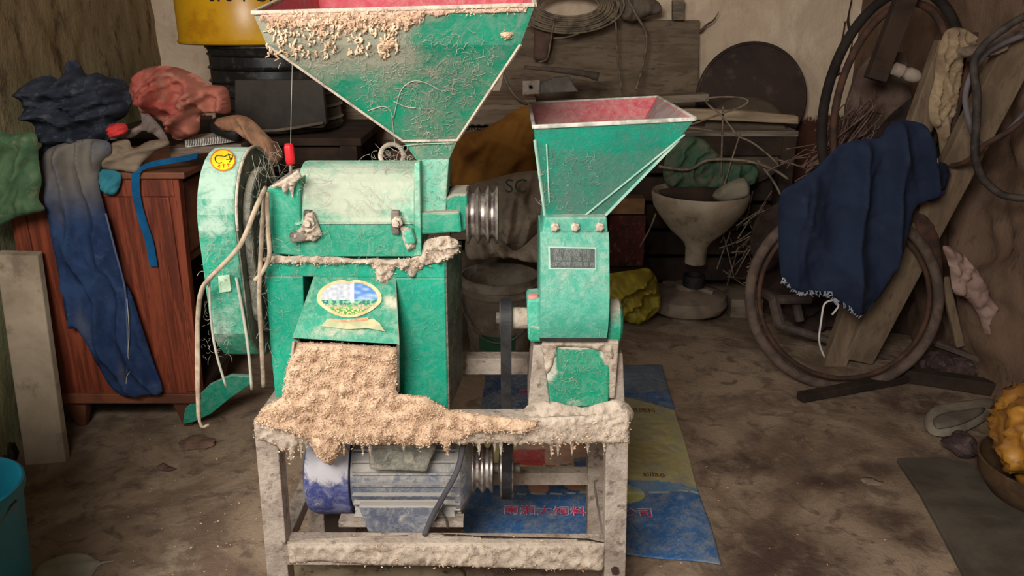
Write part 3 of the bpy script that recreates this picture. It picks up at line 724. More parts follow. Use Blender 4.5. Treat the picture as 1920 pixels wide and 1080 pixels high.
MB().ppx([(690, 836), (800, 832), (818, 842), (806, 866), (800, 886), (692, 882)], 1.50, .05).build('terminal_box', dusty('dark motor box', S(96, 100, 92), S(80, 84, 78), S(190, 180, 160), .54, .14), mo, bevel=.006)
for x_ in (690, 830):
    MB().hexa([(mx(x_)-.03, 1.52, .236), (mx(x_)+.03, 1.52, .236), (mx(x_)+.03, 1.72, .236), (mx(x_)-.03, 1.72, .236)], [(mx(x_)-.02, 1.55, .25), (mx(x_)+.02, 1.55, .25), (mx(x_)+.02, 1.69, .25), (mx(x_)-.02, 1.69, .25)]).build('foot', M_motg, mo, bevel=.002)
MB().ppx([(672, 950), (830, 950), (800, 1004), (690, 998)], 1.50, .02).build('mounting_plate', M_motg, mo, bevel=.003)
MB().ppx([(606, 955), (672, 958), (668, 1000), (610, 1000)], 1.66, .02).build('mounting_plate', M_darkwood, mo, bevel=.003)
MB().beam((mx(640), 1.52, .228), (mx(870), 1.52, .228), .03, .014).build('motor_rail', M_steel, mo); MB().beam((mx(640), 1.70, .228), (mx(870), 1.70, .228), .03, .014).build('motor_rail', M_steel, mo)
MB().tube([W(*p) for p in ((868, 835, 1.49), (858, 880, 1.48), (832, 930, 1.47), (812, 965, 1.47), (796, 1003, 1.47))], .006, 8, 4).build('power_cord', mat('dark grey cord', S(92, 88, 92), S(70, 66, 70)), mo, smooth=True)
MB().tube([W(*p) for p in ((822, 955, 1.47), (836, 972, 1.47), (840, 990, 1.47))], .003, 8, 4).build('cord_branch', M_cable, mo, smooth=True)
kp = []
blob('bran_crust', [(586, 832), (640, 832), (654, 846), (634, 856), (622, 872), (610, 866), (596, 858), (588, 846)], 1.50, .014, M_bran, mo, step=4, edge=10, nz=(.012, 14), jag=2, keep=kp)
pc = Vector((W(918, 885, 1.62).x-.006, 1.62, .30))
p_ = MB().lathe([(0, -.042), (.03, -.042), (.056, -.036), (.056, -.03), (.046, -.024), (.046, -.018), (.056, -.012), (.056, -.008), (.046, -.002), (.046, .004), (.056, .01), (.056, .014), (0, .016)], pc, (1, 0, 0), 44).build('motor_pulley', M_groove, mo, smooth='auto')
px_b = W(949, 700, 1.5).x
p2 = MB().lathe([(.012, -.02), (.066, -.014), (.066, -.008), (.054, 0), (.066, .008), (.066, .014), (.012, .018)], (px_b, 1.62, .30), (1, 0, 0), 48).build('belt_pulley', M_groove, mo, smooth='auto')
MB().tube([(pc.x-.07, 1.62, .30), (px_b+.03, 1.62, .30)], .012, 16).build('shaft', M_iron, mo, smooth='auto')
# ------------------------------------------------------------------ grinder
gr = thing('grain_grinder', 'small green hammer grinder with red-lined hopper and black nameplate', 'grinder', (W(1078, 760, 1.5).x, 1.58, TZ))
M_gb = dusty('grinder body paint', S(72, 170, 142), S(54, 154, 128), S(176, 186, 168), .66, .12, film=.35, filmcol=S(170, 206, 186), up=.12)
M_gh = dusty('grinder hopper paint', S(0, 140, 112), S(0, 122, 96), S(84, 116, 102), .53, .13, film=.85, filmcol=S(60, 108, 92), fine=70,
    spots=((tuple(W(1150, 262, 1.5)), .09, -.4, (1.6, 1, .32)), (tuple(W(1060, 262, 1.5)), .06, -.4, (1.2, 1, .4))))
ho2, lv2 = hopper('hopper', [((1001, 238), (1303, 223), 1.50, 1.90, 0, .0), ((1003, 262), (1272, 262), 1.505, 1.87, 0, 0), ((1022, 404), (1134, 404), 1.53, 1.64, 0, 0)], M_gh, M_red, gr)
rim_ = MB()
for j in range(4): rim_.beam(lv2[0][j], lv2[0][(j+1) % 4], .007, .008)
rim_.build('hopper_rim', mat('dusty white edge', S(206, 200, 186), S(150, 150, 136), 20), ho2, bevel=.002)
sm = MB()
sm.beam(W(1284, 252, 1.498), W(1094, 406, 1.525), .003, .003); sm.beam(W(1025, 270, 1.5), W(1030, 380, 1.525), .0025, .002)
sm.beam(lv2[1][1]+Vector((0, -.002, 0)), lv2[2][1]+Vector((0, -.002, 0)), .006, .005); sm.beam(lv2[1][0]+Vector((0, -.002, 0)), lv2[2][0]+Vector((0, -.002, 0)), .005, .004)
sm.build('hopper_seam', mat('pale edge dust', S(130, 176, 156), S(170, 190, 170), 30), ho2)
dt = MB(); dt.add([lv2[0][1]+Vector((-.006, .01, -.004)), lv2[0][2]+Vector((-.003, -.01, 0)), lv2[0][2]+Vector((-.045, -.02, -.07)), lv2[0][1]+Vector((-.07, .03, -.05))], [(0, 1, 2, 3)])
dt.prism(dt.v[:4], (.0, .0, -.002)).build('inner_flap', mat('dusty inner flap', S(170, 148, 142), S(150, 128, 124), 20), ho2)
def xx(px, py=560, Y=1.46): return W(px, py, Y).x
MB().ppx([(1022, 408), (1138, 408), (1140, 436), (1016, 438)], 1.50, .13).build('flange', M_gb, gr, bevel=.003)
for px in (1040, 1078, 1124):
    MB().lathe([(.009, 0), (.009, .01), (.005, .012), (.005, .017)], W(px, 424, 1.50), (0, -1, 0), 6).build('bolt', M_crust, gr)
zz = lambda py, Y: W(1078, py, Y).z
prof = [(1.66, zz(640, 1.46)), (1.465, zz(640, 1.465)), (1.45, zz(618, 1.45)), (1.442, zz(585, 1.442)), (1.447, zz(550, 1.447)), (1.462, zz(515, 1.462)), (1.485, zz(455, 1.485)), (1.50, zz(436, 1.50)), (1.64, zz(436, 1.50)), (1.68, zz(500, 1.45))]
MB().xprof(prof, xx(1013), xx(1141)).build('grinding_chamber', M_gb, gr, smooth='auto')
MB().box(xx(1013), xx(1141), 1.458, 1.66, zz(638, 1.46)-.001, zz(634, 1.46)).build('chamber_seam', M_dark, gr)
MB().ppx([(1018, 641), (1145, 641), (1141, 764), (1032, 764)], 1.478, .15).build('lower_casing', dusty('casing paint', S(0, 150, 112), S(0, 134, 100), S(196, 196, 176), .62, .08, film=.3, filmcol=PALE,
    spots=((tuple(W(1030, 680, 1.48)), .035, .3, (.6, 1, 1.6)), (tuple(W(1080, 645, 1.48)), .05, .3, (1.4, 1, .35)), (tuple(W(1140, 660, 1.48)), .03, .3), (tuple(W(1085, 755, 1.48)), .05, .12, (1, 1, .3)), (tuple(W(1090, 700, 1.48)), .04, -.2))), gr, bevel=.004)
# nameplate
def npt(px, py, lift):
    a, b = Vector((0, 1.485, zz(455, 1.485))), Vector((0, 1.462, zz(515, 1.462))); nn = Vector((0, -(a.z-b.z), (a.y-b.y))).normalized()
    if nn.y > 0: nn = -nn
    r = ray(px, py); o = Vector((0, 0, CH)); t = (a-o).dot(nn)/r.dot(nn); return o+r*t+nn*lift
def plate(name, q, l, th, m, parent=gr):
    P4 = [npt(*p, l) for p in q]; nn = npt(q[0][0], q[0][1], l+th)-npt(q[0][0], q[0][1], l)
    nn = Vector((0, -.93, .36))*th
    return MB().prism(P4, nn).build(name, m, parent)
pl = plate('nameplate', ((1028, 462), (1118, 464), (1118, 506), (1029, 505)), .0005, .001, mat('pale plate metal', S(176, 206, 186), rough=.5))
plate('plate_face', ((1031, 465), (1115, 467), (1115, 503), (1032, 502)), .0016, .0006, mat('black plate', S(52, 56, 54), S(70, 72, 68), rough=.4), pl)
M_lt = mat('plate lettering', S(196, 206, 192), bump=0)
for body, px, py, sz in (('锤片式饲料粉碎机', 1074, 472, .0088), ('型号  配用功率  千瓦', 1072, 479, .0078), ('转速 5800  产量 公斤', 1073, 486, .0078), ('出厂编号 日期 年 月', 1074, 496, .0094)):
    o0 = npt(px, py, .003); ux = (npt(px+40, py+.9, .003)-o0).normalized(); uy = (npt(px, py-10, .003)-o0).normalized()
    textmesh('plate_lettering', body, sz, M_lt, lambda x, y, z, o0=o0, ux=ux, uy=uy: o0+ux*x+uy*y, pl, .0004)
# bearings and shaft
by, bz = 1.52, zz(603, 1.50)
bl = MB(); bl.ppx([(988, 562), (1014, 560), (1014, 642), (990, 640)], 1.485, .07); bl.build('bearing_housing', M_gb, gr, bevel=.006)
MB().ppx([(995, 612), (1018, 616), (1018, 642), (992, 642)], 1.478, .05).build('bearing_cap', M_b2, gr, bevel=.005)
MB().lathe([(.0, 0), (.012, 0), (.012, .014), (.009, .02), (0, .021)], W(1000, 570, 1.50), (0, 0, 1), 16).build('grease_cup', mat('pink cap', S(222, 140, 132), S(200, 120, 112)), gr, smooth='auto')
MB().lathe([(.014, 0), (.043, 0), (.047, .004), (.047, .024), (.04, .03), (.016, .032)], (xx(1145), by, bz-.008), (1, 0, 0), 36).build('bearing_housing', M_grn, gr, smooth='auto')
MB().beam((xx(1152), by-.04, bz-.03), (xx(1152), by-.02, TZ+.02), .03, .02).build('bearing_bracket', M_crust, gr, bevel=.004)
MB().tube([(px_b-.02, by, bz), (xx(1178), by, bz)], .012, 18).build('shaft', M_iron, gr, smooth='auto')
MB().lathe([(.022, 0), (.022, .028), (.018, .034)], (xx(962), by, bz), (1, 0, 0), 28).build('hub', M_crust, gr, smooth='auto')
MB().lathe([(.01, -.013), (.03, -.013), (.034, -.011), (.026, 0), (.034, .011), (.03, .013), (.01, .013)], (px_b, by, bz), (1, 0, 0), 36).build('pulley', M_iron, gr, smooth='auto')
# pedestal cheeks beside the lower casing
MB().ppx([(1000, 648), (1018, 648), (1032, 764), (990, 764)], 1.50, .14).build('pedestal', M_steel, gr, bevel=.003)
MB().ppx([(1146, 660), (1168, 664), (1172, 766), (1142, 766)], 1.50, .14).build('pedestal', M_steel, gr, bevel=.003)
blob('dust_crust', [(990, 760), (1030, 752), (1090, 764), (1145, 752), (1178, 758), (1182, 790), (1080, 792), (985, 790)], YF+.03, .02, M_crust, gr, step=5, edge=12, nz=(.012, 16), jag=3)
blob('dust_crust', [(1018, 642), (1060, 636), (1100, 640), (1146, 640), (1150, 672), (1136, 668), (1120, 656), (1060, 650), (1044, 656), (1034, 690), (1024, 700), (1020, 670)], 1.476, .008, M_crust, gr, step=4, edge=8, nz=(.008, 12), jag=2)
webs('cobweb', [(1015, 280, 1120, 390, lambda x, y: 1.505+.025*(y-262)/142, 70, 12, .0005), (1020, 660, 1140, 760, 1.474, 110, 12, .0005), (1016, 440, 1138, 640, 1.45, 25, 10, .0004)], M_webs, gr, 9)
# belt round both pulleys
def belt_loop(y1, z1, r1, y2, z2, r2, x, wd, th):
    d = math.hypot(y2-y1, z2-z1); ang = math.atan2(z2-z1, y2-y1); be = math.acos((r1-r2)/d); P = []
    n_ = 16
    for i in range(n_+1): a = ang+be + (2*PI-2*be)*i/n_; P.append((y1+r1*math.cos(a), z1+r1*math.sin(a)))
    for i in range(n_+1): a = ang-be + (2*be)*i/n_; P.append((y2+r2*math.cos(a), z2+r2*math.sin(a)))
    mb = MB(); m = len(P); cy, cz = sum(p[0] for p in P)/m, sum(p[1] for p in P)/m
    V = []
    for i, (a, b) in enumerate(P):
        t = Vector((P[(i+1) % m][0]-P[i-1][0], P[(i+1) % m][1]-P[i-1][1])).normalized(); nn = Vector((t.y, -t.x))
        if nn.dot(Vector((a-cy, b-cz))) < 0: nn = -nn
        for dx, dn in ((-wd/2, th), (wd/2, th), (wd/2*.8, 0), (-wd/2*.8, 0)): V.append((x+dx, a+nn.x*dn, b+nn.y*dn))
    mb.add(V, [(i*4+k, i*4+(k+1) % 4, ((i+1) % m)*4+(k+1) % 4, ((i+1) % m)*4+k) for i in range(m) for k in range(4)])
    return mb
tag(belt_loop(by, bz, .030, 1.62, .30, .060, px_b, .022, .010).build('drive_belt', M_belt, smooth=False), 'black rubber drive belt running down from grinder pulley to motor', 'belt')

# ================================================================== things round the machine
def cloth(name, col, col2, scale=9, c3=None, rough=.92): return mat(name, col, col2, scale, rough, .35, 220, c3=c3, dist=.0015)
# ------------------------------------------------------------------ wooden cabinet at the left
M_cab = mat('red brown veneer', S(140, 66, 42), S(98, 44, 28), 5, .5, .3, 14, stretch=(9, 9, .6), c3=S(84, 40, 28), spec=.4)
M_cabt = mat('brown varnish', S(128, 76, 52), S(92, 54, 38), 6, .55, .3, 40, spec=.4)
cabz, cab0 = .86, .118
cl0, cr0 = -1.50, -.985
cbt = thing('wooden_cabinet', 'red-brown wooden cabinet on short tapered legs, piled with old clothes', 'cabinet', (-1.25, 2.5, 0))
YC = 2.33
MB().hexa([(cl0, YC, cab0), (cr0-.035, YC, cab0), (cr0-.035, YC+.02, cab0), (cl0, YC+.02, cab0)], [(cl0, YC, cabz-.02), (cr0-.01, YC, cabz-.02), (cr0-.01, YC+.02, cabz-.02), (cl0, YC+.02, cabz-.02)]).build('side_panel', M_cab, cbt)
for a, b in ((cl0+.012, cl0+.05), (cr0-.062, cr0-.03)):
    MB().box(a, b, YC-.008, YC, cab0+.03, cabz-.077).build('panel_moulding', M_cab, cbt, bevel=.003)
MB().box(cl0, cr0-.03, YC-.010, YC+.004, cab0-.012, cab0+.022).build('bottom_rail', M_cabt, cbt, bevel=.003)
MB().box(cl0, cr0-.012, YC-.008, YC, cabz-.075, cabz-.02).build('top_rail', M_cab, cbt, bevel=.003)
MB().hexa([(cr0-.045, YC-.004, cab0), (cr0-.02, YC-.004, cab0), (cr0-.02, YC+.03, cab0), (cr0-.045, YC+.03, cab0)], [(cr0-.02, YC-.004, cabz-.02), (cr0+.005, YC-.004, cabz-.02), (cr0+.005, YC+.03, cabz-.02), (cr0-.02, YC+.03, cabz-.02)]).build('corner_post', M_cab, cbt, bevel=.003)
MB().box(cl0-.01, cr0+.03, YC-.02, 2.80, cabz-.02, cabz).build('top_board', M_cabt, cbt, bevel=.004)
MB().box(cl0, cr0-.03, 2.74, 2.76, cab0, cabz-.02).build('back_panel', M_darkwood, cbt)
MB().box(cl0, cr0-.03, YC+.02, 2.74, cab0, cab0+.02).build('bottom_board', M_darkwood, cbt)
MB().box(cl0, cl0+.02, YC+.02, 2.74, cab0+.02, cabz-.02).build('end_panel', M_darkwood, cbt)
MB().box(cr0-.035, cr0-.01, 2.72, 2.75, cab0, cabz-.02).build('corner_post', M_cabt, cbt)
MB().box(cr0-.03, cr0-.005, YC+.035, 2.71, cabz-.26, cabz-.045).build('drawer', M_cabt, cbt, bevel=.003)
MB().box(cr0-.03, cr0-.012, YC+.03, 2.72, cabz-.29, cabz-.265).build('rail', M_cabt, cbt)
for px in (-1.43, -1.075):
    for yy in (YC+.045, 2.66):
        MB().hexa([(px-.014, yy-.014, 0), (px+.014, yy-.014, 0), (px+.014, yy+.014, 0), (px-.014, yy+.014, 0)], [(px-.042, yy-.032, cab0), (px+.042, yy-.032, cab0), (px+.042, yy+.032, cab0), (px-.042, yy+.032, cab0)]).build('leg', M_cabt, cbt, bevel=.004)
# board leaning on it
b0, b1 = WZ(47, 874), WZ(123, 868); t0, t1 = W(-10, 478, 2.27), W(70, 480, 2.27)
tag(MB().hexa([b0, b1, b1+Vector((0, .03, 0)), b0+Vector((0, .03, 0))], [t0, t1, t1+Vector((0, .03, .008)), t0+Vector((0, .03, .008))]).build('leaning_board', mat('grey brown board', S(168, 150, 128), S(144, 126, 106), 3, .9, .5, 30, c3=S(126, 108, 90)), bevel=.004),
    'grey-brown plank leaning upright against the wooden cabinet', 'board')
# ------------------------------------------------------------------ clothes and bits on the cabinet
YT = 2.36
tag(blob('green_cloth', [(-30, 250), (20, 252), (66, 250), (72, 300), (78, 340), (72, 372), (84, 392), (66, 400), (30, 408), (-30, 420)], 2.22, .035, cloth('faded green cloth', S(80, 106, 74), S(60, 86, 58), c3=S(104, 112, 82)), folds=((35, 70, .018),), step=5, crump=0.03, csz=50, edge=26), 'faded green cloth hanging at the wall edge beside the navy jacket', 'cloth')
tag(blob('navy_jacket', [(42, 176), (60, 150), (92, 142), (118, 150), (126, 118), (142, 112), (160, 140), (182, 136), (205, 146), (232, 150), (244, 182), (238, 215), (214, 232), (204, 262), (170, 276), (120, 282), (96, 300), (80, 296), (78, 250), (70, 235), (52, 214)], YT, .12, cloth('dark navy cloth', S(46, 49, 58), S(30, 34, 44), 8, S(74, 74, 78)), folds=((70, 46, .05), (15, 70, .03)), step=4.5, crump=0.05, csz=34, edge=38, nz=(.03, 40), seed=3), 'dark navy jacket bundled on top of the cabinet against left wall', 'jacket')
def trouser_mat():
    q = NT('dusty blue work cloth'); n1 = q.noise(3.5, 7, .7, dist=.8); n2 = q.noise(16, 7, .7, dist=1)
    c1 = q.mix(q.maprange(n1, .4, .62), S(46, 66, 100), S(34, 48, 80))
    f = q.spot(tuple(W(140, 300, 2.28)), .20, .15, (1.2, 1, 1))
    for px, py, r in ((165, 600, .07), (120, 380, .08), (240, 700, .06)): f = q.math('MAXIMUM', f, q.math('MULTIPLY', q.spot(tuple(W(px, py, 2.3)), r, .1, (.6, 1, 1.3)), .45))
    f = q.math('MULTIPLY', f, q.maprange(n2, .25, .5, .55, 1))
    c1 = q.mix(q.math('MULTIPLY', q.maprange(n2, .55, .75), .25), c1, S(120, 126, 140))
    col = q.mix(f, c1, S(112, 104, 94)); q.bump(q.noise(220, 3), .35, .0015); return q.done(col, .92, 0, .15)
M_tr = trouser_mat()
trs = tag(blob('blue_trousers', [(78, 296), (96, 276), (150, 262), (200, 264), (208, 286), (192, 306), (184, 340), (196, 390), (212, 450), (228, 520), (244, 546), (262, 600), (284, 670), (304, 734), (270, 742), (234, 744), (205, 722), (176, 672), (148, 618), (128, 612), (114, 540), (98, 450), (84, 380), (74, 330)], 2.285, .03, M_tr, folds=((-13, 46, .026), (6, 80, .02)), step=4.5, crump=0.0099, csz=44, edge=16, nz=(.004, 30), seed=6), 'dusty blue work trousers hanging down the side of the cabinet', 'trousers')
MB().tube([W(a, b, 2.262) for a, b in ((198, 400), (216, 470), (234, 540), (238, 600), (240, 660), (237, 735))], .003, 6, 4).build('seam', cloth('seam', S(70, 86, 118), S(90, 100, 124)), trs, smooth=True)
MB().tube([W(a, b, 2.255) for a, b in ((238, 560), (242, 620), (240, 668), (246, 690), (238, 706), (236, 726))], .0012, 5, 4).build('loose_thread', M_webs, trs, smooth=True)
tag(blob('coral_garment', [(246, 160), (262, 134), (292, 124), (330, 126), (366, 140), (392, 158), (424, 164), (432, 196), (430, 214), (404, 212), (376, 216), (374, 246), (352, 258), (330, 262), (318, 244), (300, 226), (276, 212), (252, 190)], YT+.02, .12, cloth('coral red cloth', S(164, 100, 82), S(150, 68, 58), 5, S(150, 114, 92)), folds=((55, 44, .05), (-30, 60, .03)), step=4.5, crump=0.05, csz=34, edge=34, nz=(.03, 34), seed=11), 'crumpled coral red garment on top of the cabinet', 'garment')
tag(blob('red_cloth_roll', [(202, 238), (216, 231), (234, 232), (240, 244), (228, 254), (208, 258)], 2.27, .03, cloth('bright red cloth', S(206, 60, 56), S(160, 44, 44)), folds=((60, 9, .01),), step=3, edge=8), 'small bright red rolled cloth beside the navy jacket', 'cloth')
M_lea = mat('tan dusty leather', S(134, 116, 96), S(108, 92, 76), 8, .85, .3, 60)
tag(blob('leather_offcut', [(196, 292), (210, 268), (240, 262), (250, 278), (280, 264), (312, 262), (316, 272), (290, 286), (266, 306), (256, 324), (226, 320), (190, 314)], 2.30, .018, M_lea, folds=((70, 50, .012),), step=4, crump=0.012, csz=24, edge=8), 'curled tan leather offcut lying over the front edge of the cabinet', 'leather')
tag(blob('leather_strip', [(258, 198), (268, 204), (300, 236), (318, 268), (312, 274), (290, 254), (268, 246), (250, 258), (226, 262), (206, 262), (222, 250), (250, 240), (266, 228)], 2.33, .02, mat('grey leather', S(138, 120, 110), S(104, 90, 82)), folds=((40, 30, .01),), step=4, crump=0.012, csz=24, edge=8), 'grey pointed leather strip lying between the red cloths', 'leather')
tag(blob('teal_cloth', [(184, 322), (204, 318), (226, 326), (224, 350), (212, 366), (190, 358)], 2.30, .02, cloth('teal cloth', S(56, 130, 142), S(40, 104, 118)), folds=((30, 16, .008),), step=4, edge=10), 'small teal cloth sticking out under the leather offcut', 'cloth')
nb = thing('spiral_notebook', 'spiral-bound white notebook lying on stacked papers behind belt guard', 'notebook', tuple(W(395, 268, 2.42)))
MB().ppx([(346, 262), (440, 254), (441, 266), (348, 277)], 2.40, .12).build('pages', mat('white paper edge', S(206, 198, 186), S(160, 150, 140), 60), nb, bevel=.001)
for i in range(20):
    a = 350+i*4.6; MB().tube([W(a, 263-i*.42, 2.395), W(a+1, 259-i*.42, 2.40), W(a+1, 268-i*.42, 2.393), W(a, 274-i*.46, 2.397)], .0012, 5, 2).build('binding_ring', M_iron, nb)
tag(MB().ppx([(318, 276), (352, 278), (452, 270), (452, 280), (360, 290), (356, 298), (320, 296)], 2.385, .2).build('paper_stack', mat('brown papers', S(132, 112, 96), S(100, 84, 72), 20, stretch=(1, 1, 30)), bevel=.002), 'flat brown papers under the spiral notebook', 'papers')
M_blue = cloth('bright blue webbing', S(14, 92, 138), S(14, 76, 118))
stp = MB()
L_ = [W(a, b, y) for a, b, y in ((370, 292, 2.36), (330, 300, 2.33), (285, 308, 2.31), (262, 318, 2.295), (254, 332, 2.30), (256, 370, 2.31), (266, 410, 2.315), (280, 455, 2.315), (288, 500, 2.315))]
L_ = catmull(L_, 4)
for i in range(len(L_)-1):
    a, b = L_[i], L_[i+1]; h = Vector((.012, 0, .0)) if i > 12 else Vector((.004, 0, .009))
    stp.hexa([a-h, a+h, a+h+Vector((0, .003, 0)), a-h+Vector((0, .003, 0))], [b-h, b+h, b+h+Vector((0, .003, 0)), b-h+Vector((0, .003, 0))])
tag(stp.build('blue_strap', M_blue, smooth=False), 'bright blue webbing strap hanging down the cabinet front', 'strap')
tag(blob('leather_glove', [(404, 226), (424, 218), (452, 216), (474, 226), (500, 252), (524, 276), (530, 296), (516, 310), (500, 300), (486, 284), (462, 262), (440, 248), (420, 246)], 2.36, .05, mat('tan brown leather', S(152, 112, 84), S(120, 76, 56), 9, .8, .4, 60, c3=S(110, 92, 76)), folds=((-40, 40, .02),), step=4, crump=0.025, csz=26, edge=14), 'tan leather glove draped behind the top of the belt guard', 'glove')
tag(MB().tube([W(*p) for p in ((405, 236, 2.41), (420, 242, 2.38), (450, 252, 2.37))], .024, 12, 3).build('dark_pipe_end', M_dark, smooth=True), 'dark rolled tube end beside the coral garment', 'tube')
# ------------------------------------------------------------------ bench with the drums
M_bench = M_darkwood
bn = thing('low_bench', 'dark timber bench under the two drums at the back left', 'bench', (-1.0, 3.2, 0))
for i in range(4): MB().box(-1.58, -.55, 2.93+i*.14, 3.06+i*.14, .84, .868).build('plank', M_bench, bn, bevel=.003)
for a in (-1.52, -.60):
    for b in (2.97, 3.44): MB().box(a-.03, a+.03, b-.03, b+.03, 0, .84).build('leg', M_bench, bn)
MB().box(-1.5, -.62, 2.95, 2.98, .74, .83).build('apron', M_bench, bn)
def zat(py, Y): return W(960, py, Y).z
cx = (W(490, 160, 3.02).x); Rb = .245
dr = thing('black_drum', 'black ribbed drum standing under the yellow drum', 'drum', (cx, 3.22, .87))
z0, z1 = .87, zat(88, 3.0)
pr = [(0, z0), (Rb-.01, z0), (Rb, z0+.006), (Rb, z0+.02)]
nr = 6
for i in range(nr):
    a = z0+.04+(z1-z0-.07)*i/(nr-1); pr += [(Rb-.006, a-.018), (Rb-.006, a-.008), (Rb+.004, a), (Rb-.006, a+.008)]
pr += [(Rb, z1-.01), (Rb-.005, z1), (0, z1)]
M_drum = mat('black drum paint', S(44, 42, 40), S(30, 28, 28), 6, .38, .15, c3=S(74, 66, 56), spec=.5)
MB().lathe(pr, (cx, 3.22, 0), n=56).build('drum_body', M_drum, dr, smooth='auto')
MB().lathe([(Rb+.007*math.cos(a), z1-.002+.007*math.sin(a)) for a in [2*PI*i/8 for i in range(8)]], (cx, 3.22, 0), n=56, closed=True).build('rolled_rim', M_drum, dr, smooth=True)
tag(MB().ppx([(440, 150), (604, 150), (612, 232), (606, 240), (450, 244), (440, 220)], 2.94, .03).build('black_tray', mat('dusty black sheet', S(46, 42, 40), S(66, 58, 50), 5, .6, .2), bevel=.003), 'dusty black metal tray standing upright in front of the black drum', 'tray')
tag(MB().tube([W(*p) for p in ((436, 246, 2.92), (520, 244, 2.92), (606, 230, 2.92))], .006, 6).build('pale_stick', M_wood, smooth=True), 'thin pale stick along the bottom of the black tray', 'stick')
cy_ = W(428, 60, 2.95).x; Ry = .272
yd = thing('yellow_drum', 'large yellow drum with black lettering, top left on the black drum', 'drum', (cy_, 3.22, z1+.006))
M_yel = mat('yellow drum paint', S(224, 168, 24), S(206, 146, 18), 3, .35, .08, c3=S(190, 130, 20), spec=.5)
zy = z1+.006
MB().lathe([(0, zy), (Ry-.008, zy), (Ry-.002, zy+.004), (Ry, zy+.012), (Ry-.006, zy+.02), (Ry-.006, zy+.26), (Ry, zy+.27), (Ry, zy+.28), (Ry-.006, zy+.29), (Ry-.006, zy+.5), (0, zy+.5)], (cy_, 3.22, 0), n=64).build('drum_body', M_yel, yd, smooth='auto')
zt = zat(-8, 2.96)
textmesh('lettering', '070-1 C12', .062, mat('black drum lettering', S(52, 34, 22), bump=0), lambda x, y, z: Vector((cy_ + (Ry-.005+z)*math.sin((x+.07)/Ry), 3.22 - (Ry-.005+z)*math.cos((x+.07)/Ry), zt+y)), yd, .002, 2)
# ------------------------------------------------------------------ slatted crate behind the mill
cr_ = thing('slatted_crate', 'dusty crate of horizontal boards standing behind the rice mill', 'crate', (-.35, 3.4, 0))
xa_, xb_ = W(545, 250, 3.52).x, W(1005, 250, 3.52).x
M_sl = mat('dusty grey brown board', S(150, 130, 110), S(122, 102, 84), 4, .9, .5, 30, stretch=(.8, 8, 8), c3=S(104, 84, 70))
M_sl2 = mat('dusty reddish board', S(128, 92, 76), S(104, 74, 60), 4, .9, .5, 30, stretch=(.8, 8, 8))
for k_, (y0_, y1_) in enumerate(((196, 236), (240, 272), (282, 306), (316, 350), (360, 400), (412, 450))):
    MB().box(xa_, xb_, 3.52, 3.545, zat(y1_, 3.52), zat(y0_, 3.52)).build('board', M_sl if k_ != 2 else M_sl2, cr_, bevel=.004)
for px in (650, 668, 830, 985):
    MB().box(W(px-9, 250, 3.5).x, W(px+9, 250, 3.5).x, 3.495, 3.52, 0, zat(236, 3.5)).build('batten', M_sl, cr_, bevel=.003)
for k_ in range(3): MB().box(xa_, xb_, 3.53+k_*.15, 3.67+k_*.15, zat(196, 3.52), zat(196, 3.52)+.018).build('board', M_sl, cr_, bevel=.003)
MB().box(xa_, xb_, 3.94, 3.965, .0, zat(196, 3.52)).build('back_board', M_darkwood, cr_)
for a in (xa_, xb_-.02): MB().box(a, a+.02, 3.545, 3.94, 0, zat(196, 3.52)).build('end_board', M_darkwood, cr_)
o0 = W(888, 239, 3.515)
textmesh('stencil_lettering', 'TURBO', .036, mat('black stencil', S(30, 26, 24), bump=0), lambda x, y, z: o0+Vector((x*1.2, -z-.003, y)), cr_, .001)
tag(blob('brown_blanket', [(843, 262), (870, 250), (900, 244), (935, 226), (965, 206), (990, 197), (1012, 198), (1016, 260), (1010, 316), (985, 332), (950, 340), (905, 352), (850, 354), (838, 300)], 3.42, .09, cloth('ochre brown cloth', S(158, 108, 46), S(126, 80, 34), 6), folds=((30, 90, .04), (-50, 130, .03)), step=6, crump=0.05, csz=70, edge=40, seed=14), 'ochre brown blanket draped over the crate between the two hoppers', 'blanket')
M_sack = cloth('dusty woven sack', S(158, 142, 122), S(130, 114, 96), 7, S(110, 96, 82))
sk = blob('grey_sack', [(880, 350), (920, 336), (980, 322), (1030, 328), (1036, 400), (1020, 430), (990, 456), (968, 474), (930, 458), (900, 452), (878, 410)], 3.14, .11, M_sack, folds=((20, 80, .03),), step=5, crump=0.06, csz=50, edge=44, seed=4)
tag(sk, 'dusty grey woven sack behind the large grooved pulley', 'sack')
o1 = W(985, 345, 2.90)
textmesh('sack_lettering', 'SC', .075, mat('dark green print', S(66, 80, 66), bump=0), lambda x, y, z: W(968, 350, 3.0)+Vector((x, -z-.0+.02*0, y)), sk, .002)
tag(blob('folded_sack', [(874, 446), (900, 440), (940, 452), (968, 470), (1005, 440), (1030, 420), (1034, 476), (1010, 492), (940, 482), (880, 486)], 3.02, .08, M_sack, folds=((-20, 40, .02),), step=5, crump=0.04, csz=30, edge=20, seed=9), 'folded grey sack lying low behind the bucket rim', 'sack')
tag(blob('lower_sack', [(850, 480), (900, 470), (1010, 480), (1036, 560), (1030, 640), (960, 660), (860, 650), (846, 560)], 3.25, .1, cloth('shadowed sack', S(104, 90, 76), S(84, 72, 60)), folds=((10, 60, .03),), step=9, edge=30, seed=21), 'brown sack standing on the floor behind the grey bucket', 'sack')
